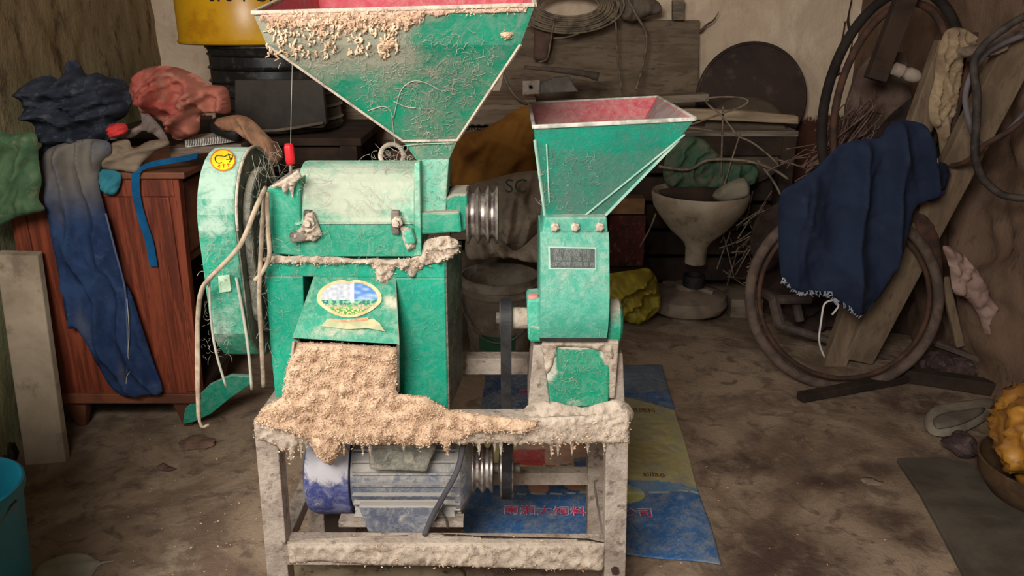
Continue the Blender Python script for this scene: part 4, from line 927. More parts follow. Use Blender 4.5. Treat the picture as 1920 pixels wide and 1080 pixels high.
# ------------------------------------------------------------------ bucket
bc = WZ(936, 600, 0); rim0 = W(936, 512, 3.0)
bk = thing('grey_bucket', 'dusty grey plastic bucket with green label between the two mills', 'bucket', (rim0.x, 3.0, 0))
Rr = .150; zr = zat(513, 3.0); bx = rim0.x
M_buk = mat('dusty grey plastic', S(150, 138, 122), S(122, 108, 92), 7, .8, .3, 80, c3=S(104, 92, 78))
MB().lathe([(0, .004), (.115, .004), (.118, .01), (.136, zr*.55), (.143, zr-.07), (.150, zr-.068), (.151, zr-.06), (.146, zr-.055), (.147, zr-.04), (.153, zr-.038), (.154, zr-.03), (.148, zr-.026), (.149, zr-.004), (.152, zr), (.146, zr), (.141, zr-.03), (.112, .014), (0, .012)], (bx, 3.0, 0), n=56).build('bucket_body', M_buk, bk, smooth='auto')
MB().tube([Vector((bx-.152, 3.0, zr-.05)), Vector((bx-.14, 2.93, zr-.13)), Vector((bx-.08, 2.855, zr-.2)), Vector((bx, 2.83, zr-.225)), Vector((bx+.08, 2.855, zr-.2)), Vector((bx+.14, 2.93, zr-.13)), Vector((bx+.152, 3.0, zr-.05))], .003, 6, 5).build('handle', M_wire, bk, smooth=True)
lb = MB()
for i in range(16):
    a, b = PI+.9+1.2*i/16, PI+.9+1.2*(i+1)/16
    rr_ = lambda z: .119+(z-.01)/(zr*.55)*.0185+.0015
    V = [(bx+rr_(z)*math.cos(t), 3.0+rr_(z)*math.sin(t), z) for t, z in ((a, .045), (b, .045), (b, .11), (a, .11))]; lb.add(V, [(0, 1, 2, 3)])
lb.build('green_band', mat('green label', S(40, 96, 64), S(60, 90, 70), 30), bk, fix=False)
# ------------------------------------------------------------------ plywood, bracket, saw, coil on the back wall
tb = thing('rough_table', 'rough dark table along the back wall under the plywood sheet', 'table', (.5, 3.8, 0))
tx0, tx1 = .17, 1.28; tzz = .80
for k_ in range(3): MB().box(tx0, tx1, 3.60+k_*.16, 3.75+k_*.16, tzz-.025, tzz).build('plank', M_woodx, tb, bevel=.003)
for a in (tx0+.04, tx1-.04):
    for b in (3.62, 4.0): MB().box(a-.03, a+.03, b-.03, b+.03, 0, tzz-.025).build('leg', M_darkwood, tb)
MB().box(tx0+.05, tx1-.05, 3.60, 3.62, tzz-.11, tzz-.027).build('apron', M_darkwood, tb)
for i in range(5): MB().box(tx0+.07, tx1-.07, 3.66, 3.68, .08+i*.13, .19+i*.13).build('back_slat', M_darkwood, tb)
M_ply = mat('old plywood', S(124, 106, 86), S(102, 86, 70), 4, .9, .5, 24, stretch=(1, 1, 5), c3=S(86, 70, 58), dist=.004)
q = [W(926, 192, 3.98), W(1310, 186, 3.98), W(1312, 38, 4.05), W(1040, 36, 4.05), W(960, 60, 4.05)]
q[0].z = q[1].z = tzz+.001
tag(MB().prism(q, (0, .016, 0)).build('plywood_sheet', M_ply, bevel=.002), 'large weathered plywood sheet leaning on the back wall', 'plywood')
tag(MB().ppx([(940, 196), (1330, 176), (1330, 190), (940, 212)], 3.62, .09).build('shelf_board', M_woodx, bevel=.004), 'dusty board lying along the table edge behind the small hopper', 'board')
tag(MB().ppx([(1225, 206), (1300, 204), (1400, 208), (1498, 218), (1498, 233), (1400, 228), (1225, 222)], 3.60, .05).build('pale_plank', mat('pale stripped timber', S(176, 152, 122), S(144, 122, 98), 5, .9, .5, 24, stretch=(.8, 8, 8)), bevel=.006), 'pale split timber lying across the front of the dark round disc', 'plank')
tag(MB().ppx([(1125, 0), (1149, 0), (1150, 40), (1126, 40)], 3.9, .03).build('timber_batten', mat('light brown batten', S(142, 118, 88), S(120, 98, 74), 8, stretch=(4, 4, 1)), bevel=.002), 'short light timber upright above the plywood sheet', 'batten')
tag(MB().ppx([(1262, 0), (1284, 0), (1282, 38), (1262, 38)], 4.0, .04).build('dark_post', M_wood, bevel=.003), 'brown timber post above the right end of the plywood', 'post')
cw = MB()
cc = W(1075, 10, 3.92)
cable_coil = thing('cable_coil', 'coil of dusty grey cable hanging at the top over the plywood', 'cable', tuple(cc))
for i in range(9):
    r1, r2 = .13+.014*i + .01*rnd.random(), .05+.009*i
    pts = [cc+Vector((r1*math.cos(a)-.02, -.02-.006*(i % 3), r2*math.sin(a)-.012*i*0)) for a in [2*PI*k/20 for k in range(21)]]
    MB().tube(pts, .005, 6, 2, cap=False).build('cable_turn', M_wire, cable_coil, smooth=True)
M_hang = M_wire
for nm, lab, pts, r_q in (('hanging_wire', 'thin cord hanging straight down over the plywood sheet', ((1150, 0, 3.9), (1156, 60, 3.9), (1158, 110, 3.9), (1166, 172, 3.85)), .004),
        ('hanging_wire', 'flat cable hanging in a bow over the plywood, right of the thin cord', ((1178, 0, 3.9), (1194, 30, 3.9), (1212, 66, 3.9), (1206, 120, 3.88), (1192, 168, 3.8)), .006),
        ('wire_loop', 'looped wire hanging from the coil at the plywood left corner', ((1100, 26, 3.9), (1096, 54, 3.89), (1070, 68, 3.89), (1038, 72, 3.88)), .004),
        ('bent_strap', 'thin bent metal strap on the plywood left edge', ((1040, 34, 3.88), (1032, 80, 3.88), (1026, 110, 3.88), (1010, 116, 3.88)), .004),
        ('grey_cable', 'grey cord bundle sagging between large hopper and blanket', ((940, 120, 3.5), (948, 150, 3.45), (966, 180, 3.45), (990, 196, 3.5)), .006)):
    tag(MB().tube([W(*p) for p in pts], r_q, 6, 4).build(nm, M_hang, smooth=True), lab, 'wire')
tag(blob('grey_rag', [(1154, 0), (1180, -6), (1230, 0), (1240, 22), (1216, 30), (1190, 40), (1168, 36), (1156, 20)], 3.93, .04, cloth('grey rag', S(112, 98, 84), S(86, 74, 64)), folds=((30, 24, .02),), step=4, crump=0.03, csz=18, edge=14), 'grey rag hung over the top edge of the plywood', 'rag')
tag(blob('small_board', [(1002, 40), (1040, 38), (1038, 70), (1024, 116), (1000, 112)], 3.95, .02, mat('brown board', S(104, 80, 66), S(84, 64, 54)), step=6, edge=5, smooth_out=0), 'small brown board at the left corner of the plywood', 'board')
br = thing('metal_bracket', 'grey metal bracket with a bolt hole on the shelf board', 'bracket', tuple(W(1030, 176, 3.6)))
MB().ppx([(980, 152), (1012, 150), (1012, 176), (980, 178)], 3.58, .02).build('flange_plate', M_steel, br, bevel=.002)
MB().ppx([(1012, 158), (1040, 146), (1068, 142), (1076, 160), (1086, 172), (1012, 176)], 3.585, .05).build('clamp_body', mat('grey steel', S(120, 112, 102), S(96, 88, 80)), br, bevel=.006)
MB().lathe([(.009, 0), (.009, .008), (.004, .008), (.004, 0)], W(995, 163, 3.578), (0, -1, 0), 16).build('bolt', M_dark, br)
tag(MB().tube([W(*p) for p in ((982, 126, 3.6), (1040, 131, 3.6), (1090, 137, 3.6), (1122, 144, 3.6))], [.008, .012, .014, .018], 10, 3).build('iron_bar', mat('brown iron bar', S(98, 84, 74), S(76, 64, 56)), smooth=True), 'brown iron bar resting over the metal bracket', 'bar')
# ------------------------------------------------------------------ round discs, right part of the back wall
dc = W(1408, 176, 4.02)
ds = thing('round_disc', 'large dark round disc leaning on the cream wall', 'disc', (dc.x, 3.98, .8))
M_disc = mat('dark brown disc', S(66, 50, 42), S(48, 38, 34), 3, .75, .3, 30, c3=S(84, 70, 58))
MB().lathe([(0, -.012), (.268, -.012), (.272, 0), (.268, .012), (0, .012)], W(1408, 186, 3.99), (0, -1, .12), 64).build('disc_face', M_disc, ds, smooth='auto')
MB().lathe([(.262+.008*math.cos(a), -.0+.014*math.sin(a)) for a in [2*PI*i/8 for i in range(8)]], W(1408, 186, 3.985), (0, -1, .12), 64, closed=True).build('rim', M_disc, ds, smooth=True)
tag(MB().lathe([(0, -.01), (.18, -.01), (.2, 0), (.18, .02), (0, .03)], W(1400, 262, 3.68), (0, -1, .4), 48, wob=.05).build('round_lid', mat('grey brown lid', S(98, 84, 68), S(80, 68, 56), 5), smooth='auto'), 'grey-brown lid standing below the dark round disc', 'lid')  # round lid standing upright below the disc
tw = thing('rubber_ring', 'dark old tyre leaning in the corner behind the twigs', 'tyre', tuple(W(1690, 240, 3.6)))
def ringpx(cx_, cy__, rx, ry, Y, tilt_, r, n=72, rot=0):
    out = []
    for i in range(n+1):
        a = 2*PI*i/n; ex, ey = rx*math.cos(a), ry*math.sin(a)
        x, y = cx_+ex*math.cos(rot)-ey*math.sin(rot), cy__+ex*math.sin(rot)+ey*math.cos(rot)
        out.append(W(x, y, Y - tilt_*(y-cy__)))
    return out
MB().tube(ringpx(1672, 190, 122, 215, 2.99, .0004, 0, rot=.28), .018, 12, 0, cap=False).build('tread', mat('dark tyre rubber', S(30, 24, 20), S(44, 36, 30)), tw, smooth=True)
MB().tube(ringpx(1672, 190, 100, 190, 3.0, .0004, 0, rot=.28), .014, 8, 0, cap=False).build('bead', M_rust, tw, smooth=True)
tag(MB().ppx([(1588, 200), (1610, 130), (1650, 92), (1700, 100), (1712, 190), (1690, 330), (1640, 330), (1588, 240)], 3.22, .03).build('grey_sheet', mat('dull grey brown board', S(112, 92, 78), S(86, 66, 56)), bevel=.004), 'dull brown board seen through the old tyre', 'board')
# ------------------------------------------------------------------ leaning timbers
def timber(name, a, b, Ya, Yb, wd, th, m, label, cat='timber'):
    A_, B_ = W(*a, Ya), W(*b, Yb)
    return tag(MB().beam(A_, B_, wd, th, up=(0, -1, .2)).build(name, m, bevel=.004), label, cat)
timber('dark_timber', (1640, 150), (1712, -40), 2.98, 3.0, .07, .05, M_darkwood, 'dark brown timber leaning at the top beside the old tyre')
M_pt = mat('pale brown timber', S(126, 106, 84), S(102, 84, 66), 4, .9, .5, 26, stretch=(4, 4, 1), c3=S(100, 82, 66))
timber('leaning_timber', (1560, 690), (1778, 80), 2.86, 2.93, .085, .05, M_pt, 'pale leaning timber rising from inside the bicycle wheel behind the navy cloth')
timber('leaning_timber', (1606, 672), (1918, 70), 2.86, 2.60, .115, .05, M_pt, 'broad pale timber leaning to the right wall beside the hanging black cable')
timber('thin_rod', (1766, 330), (1830, 60), 2.72, 2.75, .016, .016, M_rust, 'thin rusty rod leaning through the hanging rag', 'rod')
tag(blob('dark_backing', [(1600, 340), (1640, 250), (1700, 190), (1740, 170), (1790, 180), (1790, 260), (1780, 400), (1770, 520), (1760, 640), (1700, 640), (1560, 660), (1480, 600), (1420, 520), (1410, 430), (1460, 380)], 3.2, .04, cloth('dark burlap', S(58, 42, 34), S(40, 30, 26)), folds=((60, 80, .04),), step=8, crump=0.08, csz=60, edge=50, nz=(.05, 50), seed=31), 'heap of dark burlap filling the corner behind the bicycle wheel', 'burlap')
tag(blob('pale_rag', [(1772, 60), (1800, 52), (1826, 66), (1822, 90), (1806, 110), (1802, 160), (1790, 210), (1782, 236), (1776, 300), (1764, 296), (1758, 250), (1744, 226), (1742, 190), (1752, 150), (1756, 110)], 2.74, .035, cloth('pale tan rag', S(168, 144, 112), S(130, 108, 84)), folds=((12, 20, .02),), step=4, crump=0.035, csz=22, edge=14, seed=17), 'pale tan rag hanging between the leaning timbers', 'rag')
tag(blob('grey_cloth_fold', [(1800, 90), (1850, 82), (1890, 60), (1920, 50), (1920, 66), (1890, 90), (1860, 106), (1806, 108)], 2.58, .03, cloth('grey cloth', S(124, 104, 88), S(100, 84, 72)), folds=((80, 20, .014),), step=4, crump=0.025, csz=18, edge=12), 'grey cloth fold caught on the timbers near the top right', 'cloth')
ins = tag(MB().lathe([(0, 0), (.022, .002), (.024, .03), (.019, .036), (.019, .05), (.024, .056), (.024, .085), (.016, .1), (0, .1)], W(1676, 128, 2.95), (1, 0, -.35), 24).build('white_insulator', mat('grey white ceramic', S(170, 152, 136), S(150, 132, 118), rough=.5), smooth='auto'), 'short pale ceramic insulator beside the dark timber', 'insulator')
# ------------------------------------------------------------------ cables on the right
for nm, lab, pts, r_q, m in (
    ('black_cable', 'thick black cable hanging in a long arc at the right edge', ((1960, 20, 2.45), (1915, 34, 2.45), (1880, 56, 2.46), (1846, 84, 2.48), (1826, 120, 2.5), (1832, 180, 2.5), (1830, 240, 2.5), (1828, 290, 2.5), (1840, 330, 2.5), (1870, 360, 2.48), (1900, 370, 2.46), (1950, 372, 2.42)), .012, M_cable),
    ('black_cable', 'thinner grey cable loop inside the thick black cable', ((1920, 66, 2.54), (1860, 92, 2.54), (1826, 130, 2.54), (1810, 180, 2.54), (1818, 230, 2.54), (1836, 270, 2.54), (1870, 262, 2.54), (1900, 236, 2.52), (1950, 180, 2.5)), .009, mat('grey blue cable', S(104, 98, 100), S(76, 70, 72))),
    ('black_cable', 'rusty brown cable running from the navy cloth to the wall', ((1772, 312, 2.7), (1800, 308, 2.62), (1828, 292, 2.56), (1850, 270, 2.52), (1900, 240, 2.48), (1960, 190, 2.44)), .009, M_rust)):
    tag(MB().tube([W(*p) for p in pts], r_q, 8, 5).build(nm, m, smooth=True), lab, 'cable')
# twigs
tg = thing('twig_bundle', 'bundle of dry reddish twigs behind the top of the navy cloth', 'twigs', tuple(W(1590, 260, 3.1)))
r_ = random.Random(3)
for i in range(46):
    a = (1500+r_.uniform(0, 60), 330+r_.uniform(-20, 20)); b = (1560+r_.uniform(0, 90), 215+r_.uniform(-25, 40)); Yq = 3.1+r_.uniform(-.08, .12)
    mx_, my = (a[0]+b[0])/2+r_.gauss(0, 9), (a[1]+b[1])/2+r_.gauss(0, 9)
    MB().tube([W(a[0], a[1], Yq), W(mx_, my, Yq), W(b[0], b[1], Yq), W(b[0]+r_.gauss(8, 10), b[1]-r_.uniform(5, 30), Yq)], [.0035, .003, .002, .001], 5, 2).build('twig', M_twig, tg, smooth=True)
for i in range(14):
    x_, y_ = r_.uniform(1420, 1620), r_.uniform(230, 360); Yq = 3.2
    MB().tube([W(x_, y_, Yq), W(x_+r_.uniform(30, 70), y_-r_.uniform(10, 40), Yq), W(x_+r_.uniform(70, 130), y_-r_.uniform(10, 60), Yq)], [.0028, .002, .001], 5, 2).build('twig', M_twig, tg, smooth=True)
tg2 = thing('straw_bundle', 'heap of dry stalks between the ceramic funnel and the bicycle wheel', 'stalks', tuple(W(1390, 470, 3.4)))
for i in range(70):
    x_, y_ = r_.uniform(1340, 1440), r_.uniform(400, 540); Yq = 3.35+r_.uniform(-.1, .2); a = r_.gauss(-.8, .5); l = r_.uniform(30, 90)
    p0, p1 = W(x_, y_, Yq), W(x_+l*math.cos(a), y_+l*math.sin(a), Yq+.03)
    MB().tube([p0, (p0+p1)/2+Vector((0, 0, r_.gauss(0, .01))), p1], .0028, 5, 2).build('stalk', M_wire if i % 2 else M_twig, tg2, smooth=True)
for i, (lab, pts, r_q) in enumerate((
    ('wire loop curling up over the pale split timber', ((1235, 312), (1290, 318), (1330, 300), (1400, 302), (1450, 318), (1478, 336)), .006),
    ('oval wire loop standing above the green rubble', ((1262, 240), (1300, 232), (1350, 214), (1390, 200), (1402, 188), (1376, 182), (1330, 184), (1326, 194), (1350, 214), (1372, 240), (1382, 256)), .004),
    ('long thin wire arching to the bicycle wheel', ((1280, 238), (1340, 246), (1400, 262), (1440, 290), (1462, 312)), .004),
    ('bent wire dropping from the loop into the rubble', ((1388, 250), (1372, 300), (1360, 340), (1352, 360)), .0035),
    ('upright wire in front of the grey-brown lid', ((1356, 200), (1354, 260), (1352, 330)), .004),
    ('stiff wire slanting down to the bicycle wheel top', ((1420, 300), (1450, 340), (1464, 366)), .005),
    ('pale wire leaning against the grinder hopper corner', ((1230, 400), (1218, 430), (1200, 462)), .004),
    ('thin rod running right behind the twigs', ((1460, 300), (1500, 312), (1516, 320)), .004))):
    tag(MB().tube([W(a, b, 3.35+.01*i) for a, b in pts], r_q, 6, 5).build('old_wire', M_wire, smooth=True), lab, 'wire', 'old wires in the heap by the funnel')
tag(blob('green_tarpaulin', [(1250, 290), (1280, 258), (1320, 262), (1350, 290), (1380, 306), (1416, 308), (1420, 340), (1396, 352), (1370, 372), (1330, 376), (1290, 368), (1246, 340)], 3.42, .05, mat('dusty green sheet', S(88, 88, 70), S(56, 82, 60), 7, .85, .4, c3=S(40, 78, 56)), folds=((40, 60, .03),), step=5, crump=0.06, csz=28, edge=16, seed=12), 'crumpled dusty green sheet in the mouth of the ceramic funnel', 'sheet')
tag(blob('grey_stone', [(1334, 366), (1352, 350), (1376, 338), (1396, 334), (1406, 350), (1402, 366), (1380, 376), (1350, 378)], 3.3, .05, mat('grey stone', S(128, 118, 100), S(104, 94, 80)), step=5, edge=12), 'grey stone wedged at the right rim of the ceramic funnel', 'stone')
# ------------------------------------------------------------------ ceramic funnel on round base
fz0 = W(1314, 358, 3.35); fz1 = W(1314, 462, 3.35)
fn = thing('ceramic_funnel', 'dusty ceramic funnel filled with rubble standing on round stone base', 'funnel', (fz0.x, 3.35, 0))
hR = .203; zt_ = fz0.z; hh = fz0.z-fz1.z
MB().lathe([(hR, 0), (hR+.004, -.012), (hR-.006, -.06), (hR-.03, -.10), (.12, -hh*.68), (.065, -hh*.88), (.047, -hh), (.045, -hh-.075), (.035, -hh-.075), (.038, -hh), (.11, -hh*.66), (hR-.04, -.095), (hR-.014, -.01)], (fz0.x, 3.35, zt_), n=56, closed=True).build('bowl', mat('dusty cream ceramic', S(172, 156, 132), S(146, 128, 106), 5, .6, .2, c3=S(124, 106, 86)), fn, smooth='auto')
tag(blob('earth_fill', [(1234, 358), (1260, 352), (1310, 350), (1370, 352), (1396, 358), (1380, 374), (1320, 382), (1260, 376)], 3.32, .03, M_darkwood, step=6, edge=10), 'dark earth filling the mouth of the ceramic funnel', 'earth')
sb = W(1298, 520, 3.3); bz0 = max(0, 0)
mbz = thing('stone_base', 'round dusty stone base on the floor under the ceramic funnel', 'base', (sb.x, 3.38, 0))
ztop = .13
MB().lathe([(0, .002), (.09, .002), (.10, .03), (.165, .05), (.178, .075), (.17, .11), (.12, ztop), (.06, ztop+.01), (.05, ztop+.03), (0, ztop+.03)], (sb.x, 3.38, 0), n=48, wob=.03).build('disc', mat('dusty brown stone', S(138, 120, 102), S(112, 96, 82), 6, .85, .4), mbz, smooth='auto')
MB().lathe([(.048, 0), (.048, .05), (.04, .05), (.04, 0)], (fz0.x, 3.35, ztop+.028), n=24, closed=True).build('collar', M_dark, mbz, smooth='auto')
for a in (-.5, .9, 2.4): MB().beam((sb.x+.03*math.cos(a), 3.38+.03*math.sin(a), ztop+.02), (sb.x+.12*math.cos(a), 3.38+.12*math.sin(a), ztop+.004), .035, .02).build('rib', M_crust if 0 else M_wood, mbz, bevel=.004)
tag(MB().box(W(1370, 520, 3.4).x, W(1430, 520, 3.4).x, 3.35, 3.5, 0, .09).build('timber_offcut', M_wood, bevel=.006), 'short timber offcut on the floor right of the round stone base', 'timber')
# dark crate with tan top
bxx = thing('red_crate', 'dark red stained box with tan lid behind the grinder', 'box', (W(1178, 440, 3.5).x, 3.55, 0))
MB().fbox(1140, 404, 1212, 500, 3.5, .06).build('box_body', mat('dark red stained box', S(92, 40, 36), S(60, 34, 30), 12, .8, .4, c3=S(118, 72, 60)), bxx, bevel=.004)
MB().fbox(1138, 372, 1210, 402, 3.49, .08).build('box_lid', mat('tan lid board', S(150, 112, 72), S(118, 86, 58), 9), bxx, bevel=.004)
MB().fbox(1136, 502, 1216, 572, 3.5, .06).build('box_base', M_darkwood, bxx)
tag(blob('yellow_bag', [(1120, 520), (1150, 512), (1190, 506), (1216, 504), (1230, 520), (1238, 548), (1236, 578), (1214, 600), (1190, 604), (1160, 598), (1130, 590)], 3.24, .1, mat('dirty yellow plastic', S(158, 138, 40), S(124, 108, 34), 6, .55, .3, 40, c3=S(124, 108, 40)), folds=((60, 34, .04), (-20, 50, .02)), step=4, crump=0.06, csz=30, edge=30, nz=(.03, 24), seed=5), 'crumpled dirty yellow plastic bag on the floor beside the grinder', 'bag')
tag(blob('black_scrap', [(1252, 590), (1270, 574), (1290, 572), (1296, 582), (1280, 590), (1262, 594)], 3.0, .01, M_dark, step=4, edge=8, lie=.004), 'small black scrap on the floor in front of the round stone base', 'scrap')
# ------------------------------------------------------------------ bicycle wheel
cw_ = (1583, 556)
bw = thing('bicycle_wheel', 'large bare bicycle wheel rim leaning upright under the navy cloth', 'wheel', tuple(WZ(1583, 728)))
Yw = lambda y: 2.655 + (735-y)*.00016
def rg(rx, ry): return [W(cw_[0]+rx*math.cos(2*PI*i/80), cw_[1]+ry*math.sin(2*PI*i/80), Yw(cw_[1]+ry*math.sin(2*PI*i/80))) for i in range(81)]
MB().tube(rg(177, 169), .0185, 14, 0, cap=False).build('tyre', mat('dusty brown rubber', S(104, 86, 74), S(80, 66, 58), 14, .9, .5), bw, smooth=True)
MB().tube(rg(160, 153), .009, 8, 0, cap=False).build('rim', M_rust, bw, smooth=True)
fr_m = mat('dusty brown iron', S(94, 78, 70), S(70, 58, 52))
cf = thing('cart_frame', 'dusty iron cart frame lying on the floor inside the bicycle wheel', 'frame', tuple(WZ(1600, 690)))
for pts, r_q in ((((1420, 540, 3.0), (1452, 562, 3.0), (1520, 560, 3.0)), .02), (((1450, 560, 3.0), (1462, 610, 2.95)), .022), (((1455, 608, 2.95), (1560, 640, 2.92), (1680, 676, 2.9)), .016), (((1490, 555, 3.05), (1500, 600, 3.05)), .018)):
    MB().tube([W(*p) for p in pts], r_q, 8, 0).build('frame_bar', fr_m, cf, smooth='auto')
tag(MB().beam(W(1738, 636, 2.8), W(1868, 684, 2.62), .03, .02).build('iron_strip', fr_m, bevel=.002), 'flat iron strip slanting down right of the bicycle wheel', 'strip')
tag(MB().beam(WZ(1690, 700, .03), WZ(1960, 742, .03), .05, .05).build('floor_timber', M_darkwood, bevel=.004), 'dark timber lying on the floor along the right wall', 'timber')
tag(MB().beam(WZ(1500, 745, .02), WZ(1740, 700, .02), .04, .03).build('floor_timber', M_darkwood, bevel=.004), 'thin dark timber lying flat under the bicycle wheel', 'timber')
# navy cloth over wheel
M_nav = mat('navy cotton', S(34, 43, 64), S(24, 32, 52), 3, .92, .35, 220, c3=S(40, 48, 68), dist=.0012)
nj = blob('navy_cloth', [(1462, 368), (1490, 344), (1530, 316), (1570, 276), (1610, 262), (1650, 258), (1662, 240), (1684, 226), (1716, 228), (1740, 240), (1752, 280), (1754, 300), (1776, 310), (1774, 350), (1740, 376), (1716, 392), (1704, 440), (1684, 500), (1650, 556), (1618, 590), (1594, 586), (1566, 560), (1530, 548), (1490, 546), (1466, 522), (1460, 460)], 2.615, .05, M_nav, folds=((-4, 96, .05), (-18, 170, .035)), step=5.5, crump=.016, csz=60, edge=26, nz=(.012, 60), seed=19)
tag(nj, 'large navy blue cloth draped over the bicycle wheel and leaning timbers', 'cloth')
fz = MB(); r_ = random.Random(6)
for (x0_, y0_, x1_, y1_) in ((1468, 524, 1500, 547), (1500, 547, 1560, 551), (1560, 560, 1616, 590)):
    for i in range(26):
        t = r_.random(); x_, y_ = x0_+(x1_-x0_)*t, y0_+(y1_-y0_)*t; Yq = 2.60
        fz.tube([W(x_, y_-4, Yq-.004), W(x_+r_.gauss(0, 3), y_+2, Yq-.004), W(x_+r_.gauss(0, 4), y_+r_.uniform(3, 8), Yq)], .0014, 4, 0)
q = fz.build('frayed_hem', mat('pale fray', S(176, 180, 190)), nj, fix=False); q['kind'] = 'stuff'
cdm = MB().tube([W(a, b, 2.60) for a, b in ((1564, 562), (1546, 570), (1540, 600), (1536, 640), (1546, 670))], .0035, 8, 5).build('drawstring', mat('white cord', S(214, 208, 200)), nj, smooth=True)
MB().tube([W(a, b, 2.60) for a, b in ((1566, 564), (1572, 574), (1560, 590))], .0035, 8, 4).build('drawstring', bpy.data.materials['white cord'], nj, smooth=True)
yt = MB(); M_ytag = mat('yellow thread', S(220, 220, 60), S(196, 200, 50))
for pts in (((1742, 314), (1748, 300), (1756, 298), (1756, 320), (1748, 322)), ((1740, 312), (1746, 322), (1752, 308)), ((1738, 308), (1741, 314))):
    yt.tube([W(a, b, 2.585) for a, b in pts], .004, 5, 3)
yt.build('yellow_stitching', M_ytag, nj, smooth=True)
tag(blob('purple_cloth', [(1742, 312), (1760, 304), (1778, 312), (1776, 346), (1756, 372), (1738, 378), (1730, 350)], 2.66, .04, cloth('dark purple cloth', S(56, 44, 78), S(40, 34, 60)), folds=((50, 18, .015),), step=4, crump=0.03, csz=16, edge=12), 'dark purple cloth end poking out behind the navy cloth', 'cloth')
# ------------------------------------------------------------------ right corner rubble
tag(blob('peeling_plaster', [(1768, 462), (1796, 470), (1822, 494), (1846, 530), (1870, 590), (1860, 650), (1850, 640), (1834, 590), (1812, 560), (1788, 548), (1780, 500)], 2.62, .04, mat('pinkish plaster', S(160, 132, 120), S(132, 104, 92), 5), step=5, crump=0.02, csz=24, edge=10, nz=(.02, 20)), 'curling pinkish plaster flake breaking off the right wall', 'plaster')
tag(blob('rusty_post', [(1704, 396), (1730, 384), (1752, 420), (1766, 470), (1770, 560), (1762, 620), (1744, 650), (1738, 560), (1728, 470)], 2.72, .02, M_rust, step=6, edge=10), 'rusty curved fork blade at the right side of the bicycle wheel', 'fork')
timber('short_stake', (1770, 520), (1800, 650), 2.74, 2.7, .03, .02, M_pt, 'thin pale stake leaning on the right wall below the plaster flake', 'stake')
rk = bmesh.new()
def rock(name, px, py, size, m, label, cat, z=0, seed=0, group=None, sq=(1, 1, .7)):
    bm = bmesh.new(); bmesh.ops.create_icosphere(bm, subdivisions=3, radius=1)
    c_ = WZ(px, py, z)
    for v in bm.verts:
        k_ = 1 + .38*noise.noise(v.co*1.3+Vector((seed, 0, 0))) + .15*noise.noise(v.co*4+Vector((seed, 3, 0)))
        v.co = Vector((v.co.x*size*sq[0]*k_, v.co.y*size*sq[1]*k_, v.co.z*size*sq[2]*k_))
    zmin = min(v.co.z for v in bm.verts)
    for v in bm.verts: v.co += Vector((c_.x, c_.y, z - zmin - .004))
    me = bpy.data.meshes.new(name); bm.to_mesh(me); bm.free(); me.materials.append(m)
    o = bpy.data.objects.new(name, me); COL.objects.link(o); tag(o, label, cat, group); return o
M_rub = mat('dark purple brown rubble', S(84, 66, 62), S(58, 46, 44), 14, .95, .7, 60, c3=S(110, 92, 84))
for i, (px, py, sz, lab) in enumerate(((1760, 708, .07, 'dark rubble lump against the foot of the wheel, right side'), (1812, 712, .08, 'purple-brown rubble lump midway along the right wall foot'), (1862, 722, .08, 'purple-brown rubble lump nearest the frame edge by the wall'), (1835, 700, .05, 'small rubble lump sitting behind the two purple-brown lumps'), (1800, 852, .05, 'small grey lump under the pale slipper'))):
    rock('rubble_lump', px, py, sz, M_rub, lab, 'rubble', seed=i*3.1)
rock('dirt_clod', 370, 832, .045, mat('brown clod', S(128, 98, 82), S(104, 80, 68), 30, .95, .8), 'flat brown dirt clod on the floor by the cabinet leg', 'clod', seed=9, sq=(1.3, .9, .22))
# slipper
sl_ = thing('pale_slipper', 'worn pale slipper lying on its side by the yellow bundle', 'slipper', tuple(WZ(1795, 815)))
blob('sole', [(1732, 790), (1742, 770), (1770, 760), (1810, 756), (1850, 750), (1866, 758), (1858, 778), (1834, 796), (1800, 812), (1770, 818), (1744, 812)], 2.2, .03, mat('pale dusty rubber', S(142, 130, 112), S(116, 104, 90)), sl_, step=5, edge=12, lie=.012)
blob('insole', [(1750, 786), (1770, 774), (1810, 768), (1846, 764), (1836, 778), (1804, 794), (1770, 802), (1754, 800)], 2.2, .012, mat('grey insole', S(112, 102, 88), S(92, 82, 72)), sl_, step=4, edge=8, lie=.038)
# yellow bundle, right edge
yb = thing('yellow_bundle', 'round basin of crumpled orange-yellow plastic at the right edge', 'basin', tuple(WZ(1920, 900)))
ycx = WZ(1935, 900); 
BX, BY = 1.495, 1.94
MB().lathe([(0, .003), (.10, .003), (.14, .02), (.172, .07), (.180, .115), (.174, .117), (.166, .07), (.13, .02), (0, .014)], (BX, BY, 0), (0, 0, 1), 48).build('basin', mat('brown basin', S(92, 68, 44), S(66, 48, 34)), yb, smooth='auto')
bm = bmesh.new(); bmesh.ops.create_icosphere(bm, subdivisions=5, radius=1)
for v in bm.verts:
    d = v.co.normalized(); q = Vector((d.x*2.2+d.z, d.y*2.2, d.z*1.6-d.x)); q += .6*noise.noise_vector(q)
    rr_ = 1 + .20*((1-abs(noise.noise(q*.9))*2.2)**2-.4) + .07*((1-abs(noise.noise(q*2.6))*2.2)**2-.4)
    v.co = Vector((BX+d.x*.157*rr_, BY+d.y*.157*rr_, .205+d.z*.155*rr_))
    if v.co.z < .02: v.co.z = .02
me = bpy.data.meshes.new('crumpled_plastic'); bm.to_mesh(me); bm.free(); me.polygons.foreach_set('use_smooth', [True]*len(me.polygons))
me.materials.append(mat('orange yellow plastic', S(176, 122, 42), S(134, 88, 42), 9, .45, .3, 30, c3=S(120, 78, 50), spec=.5))
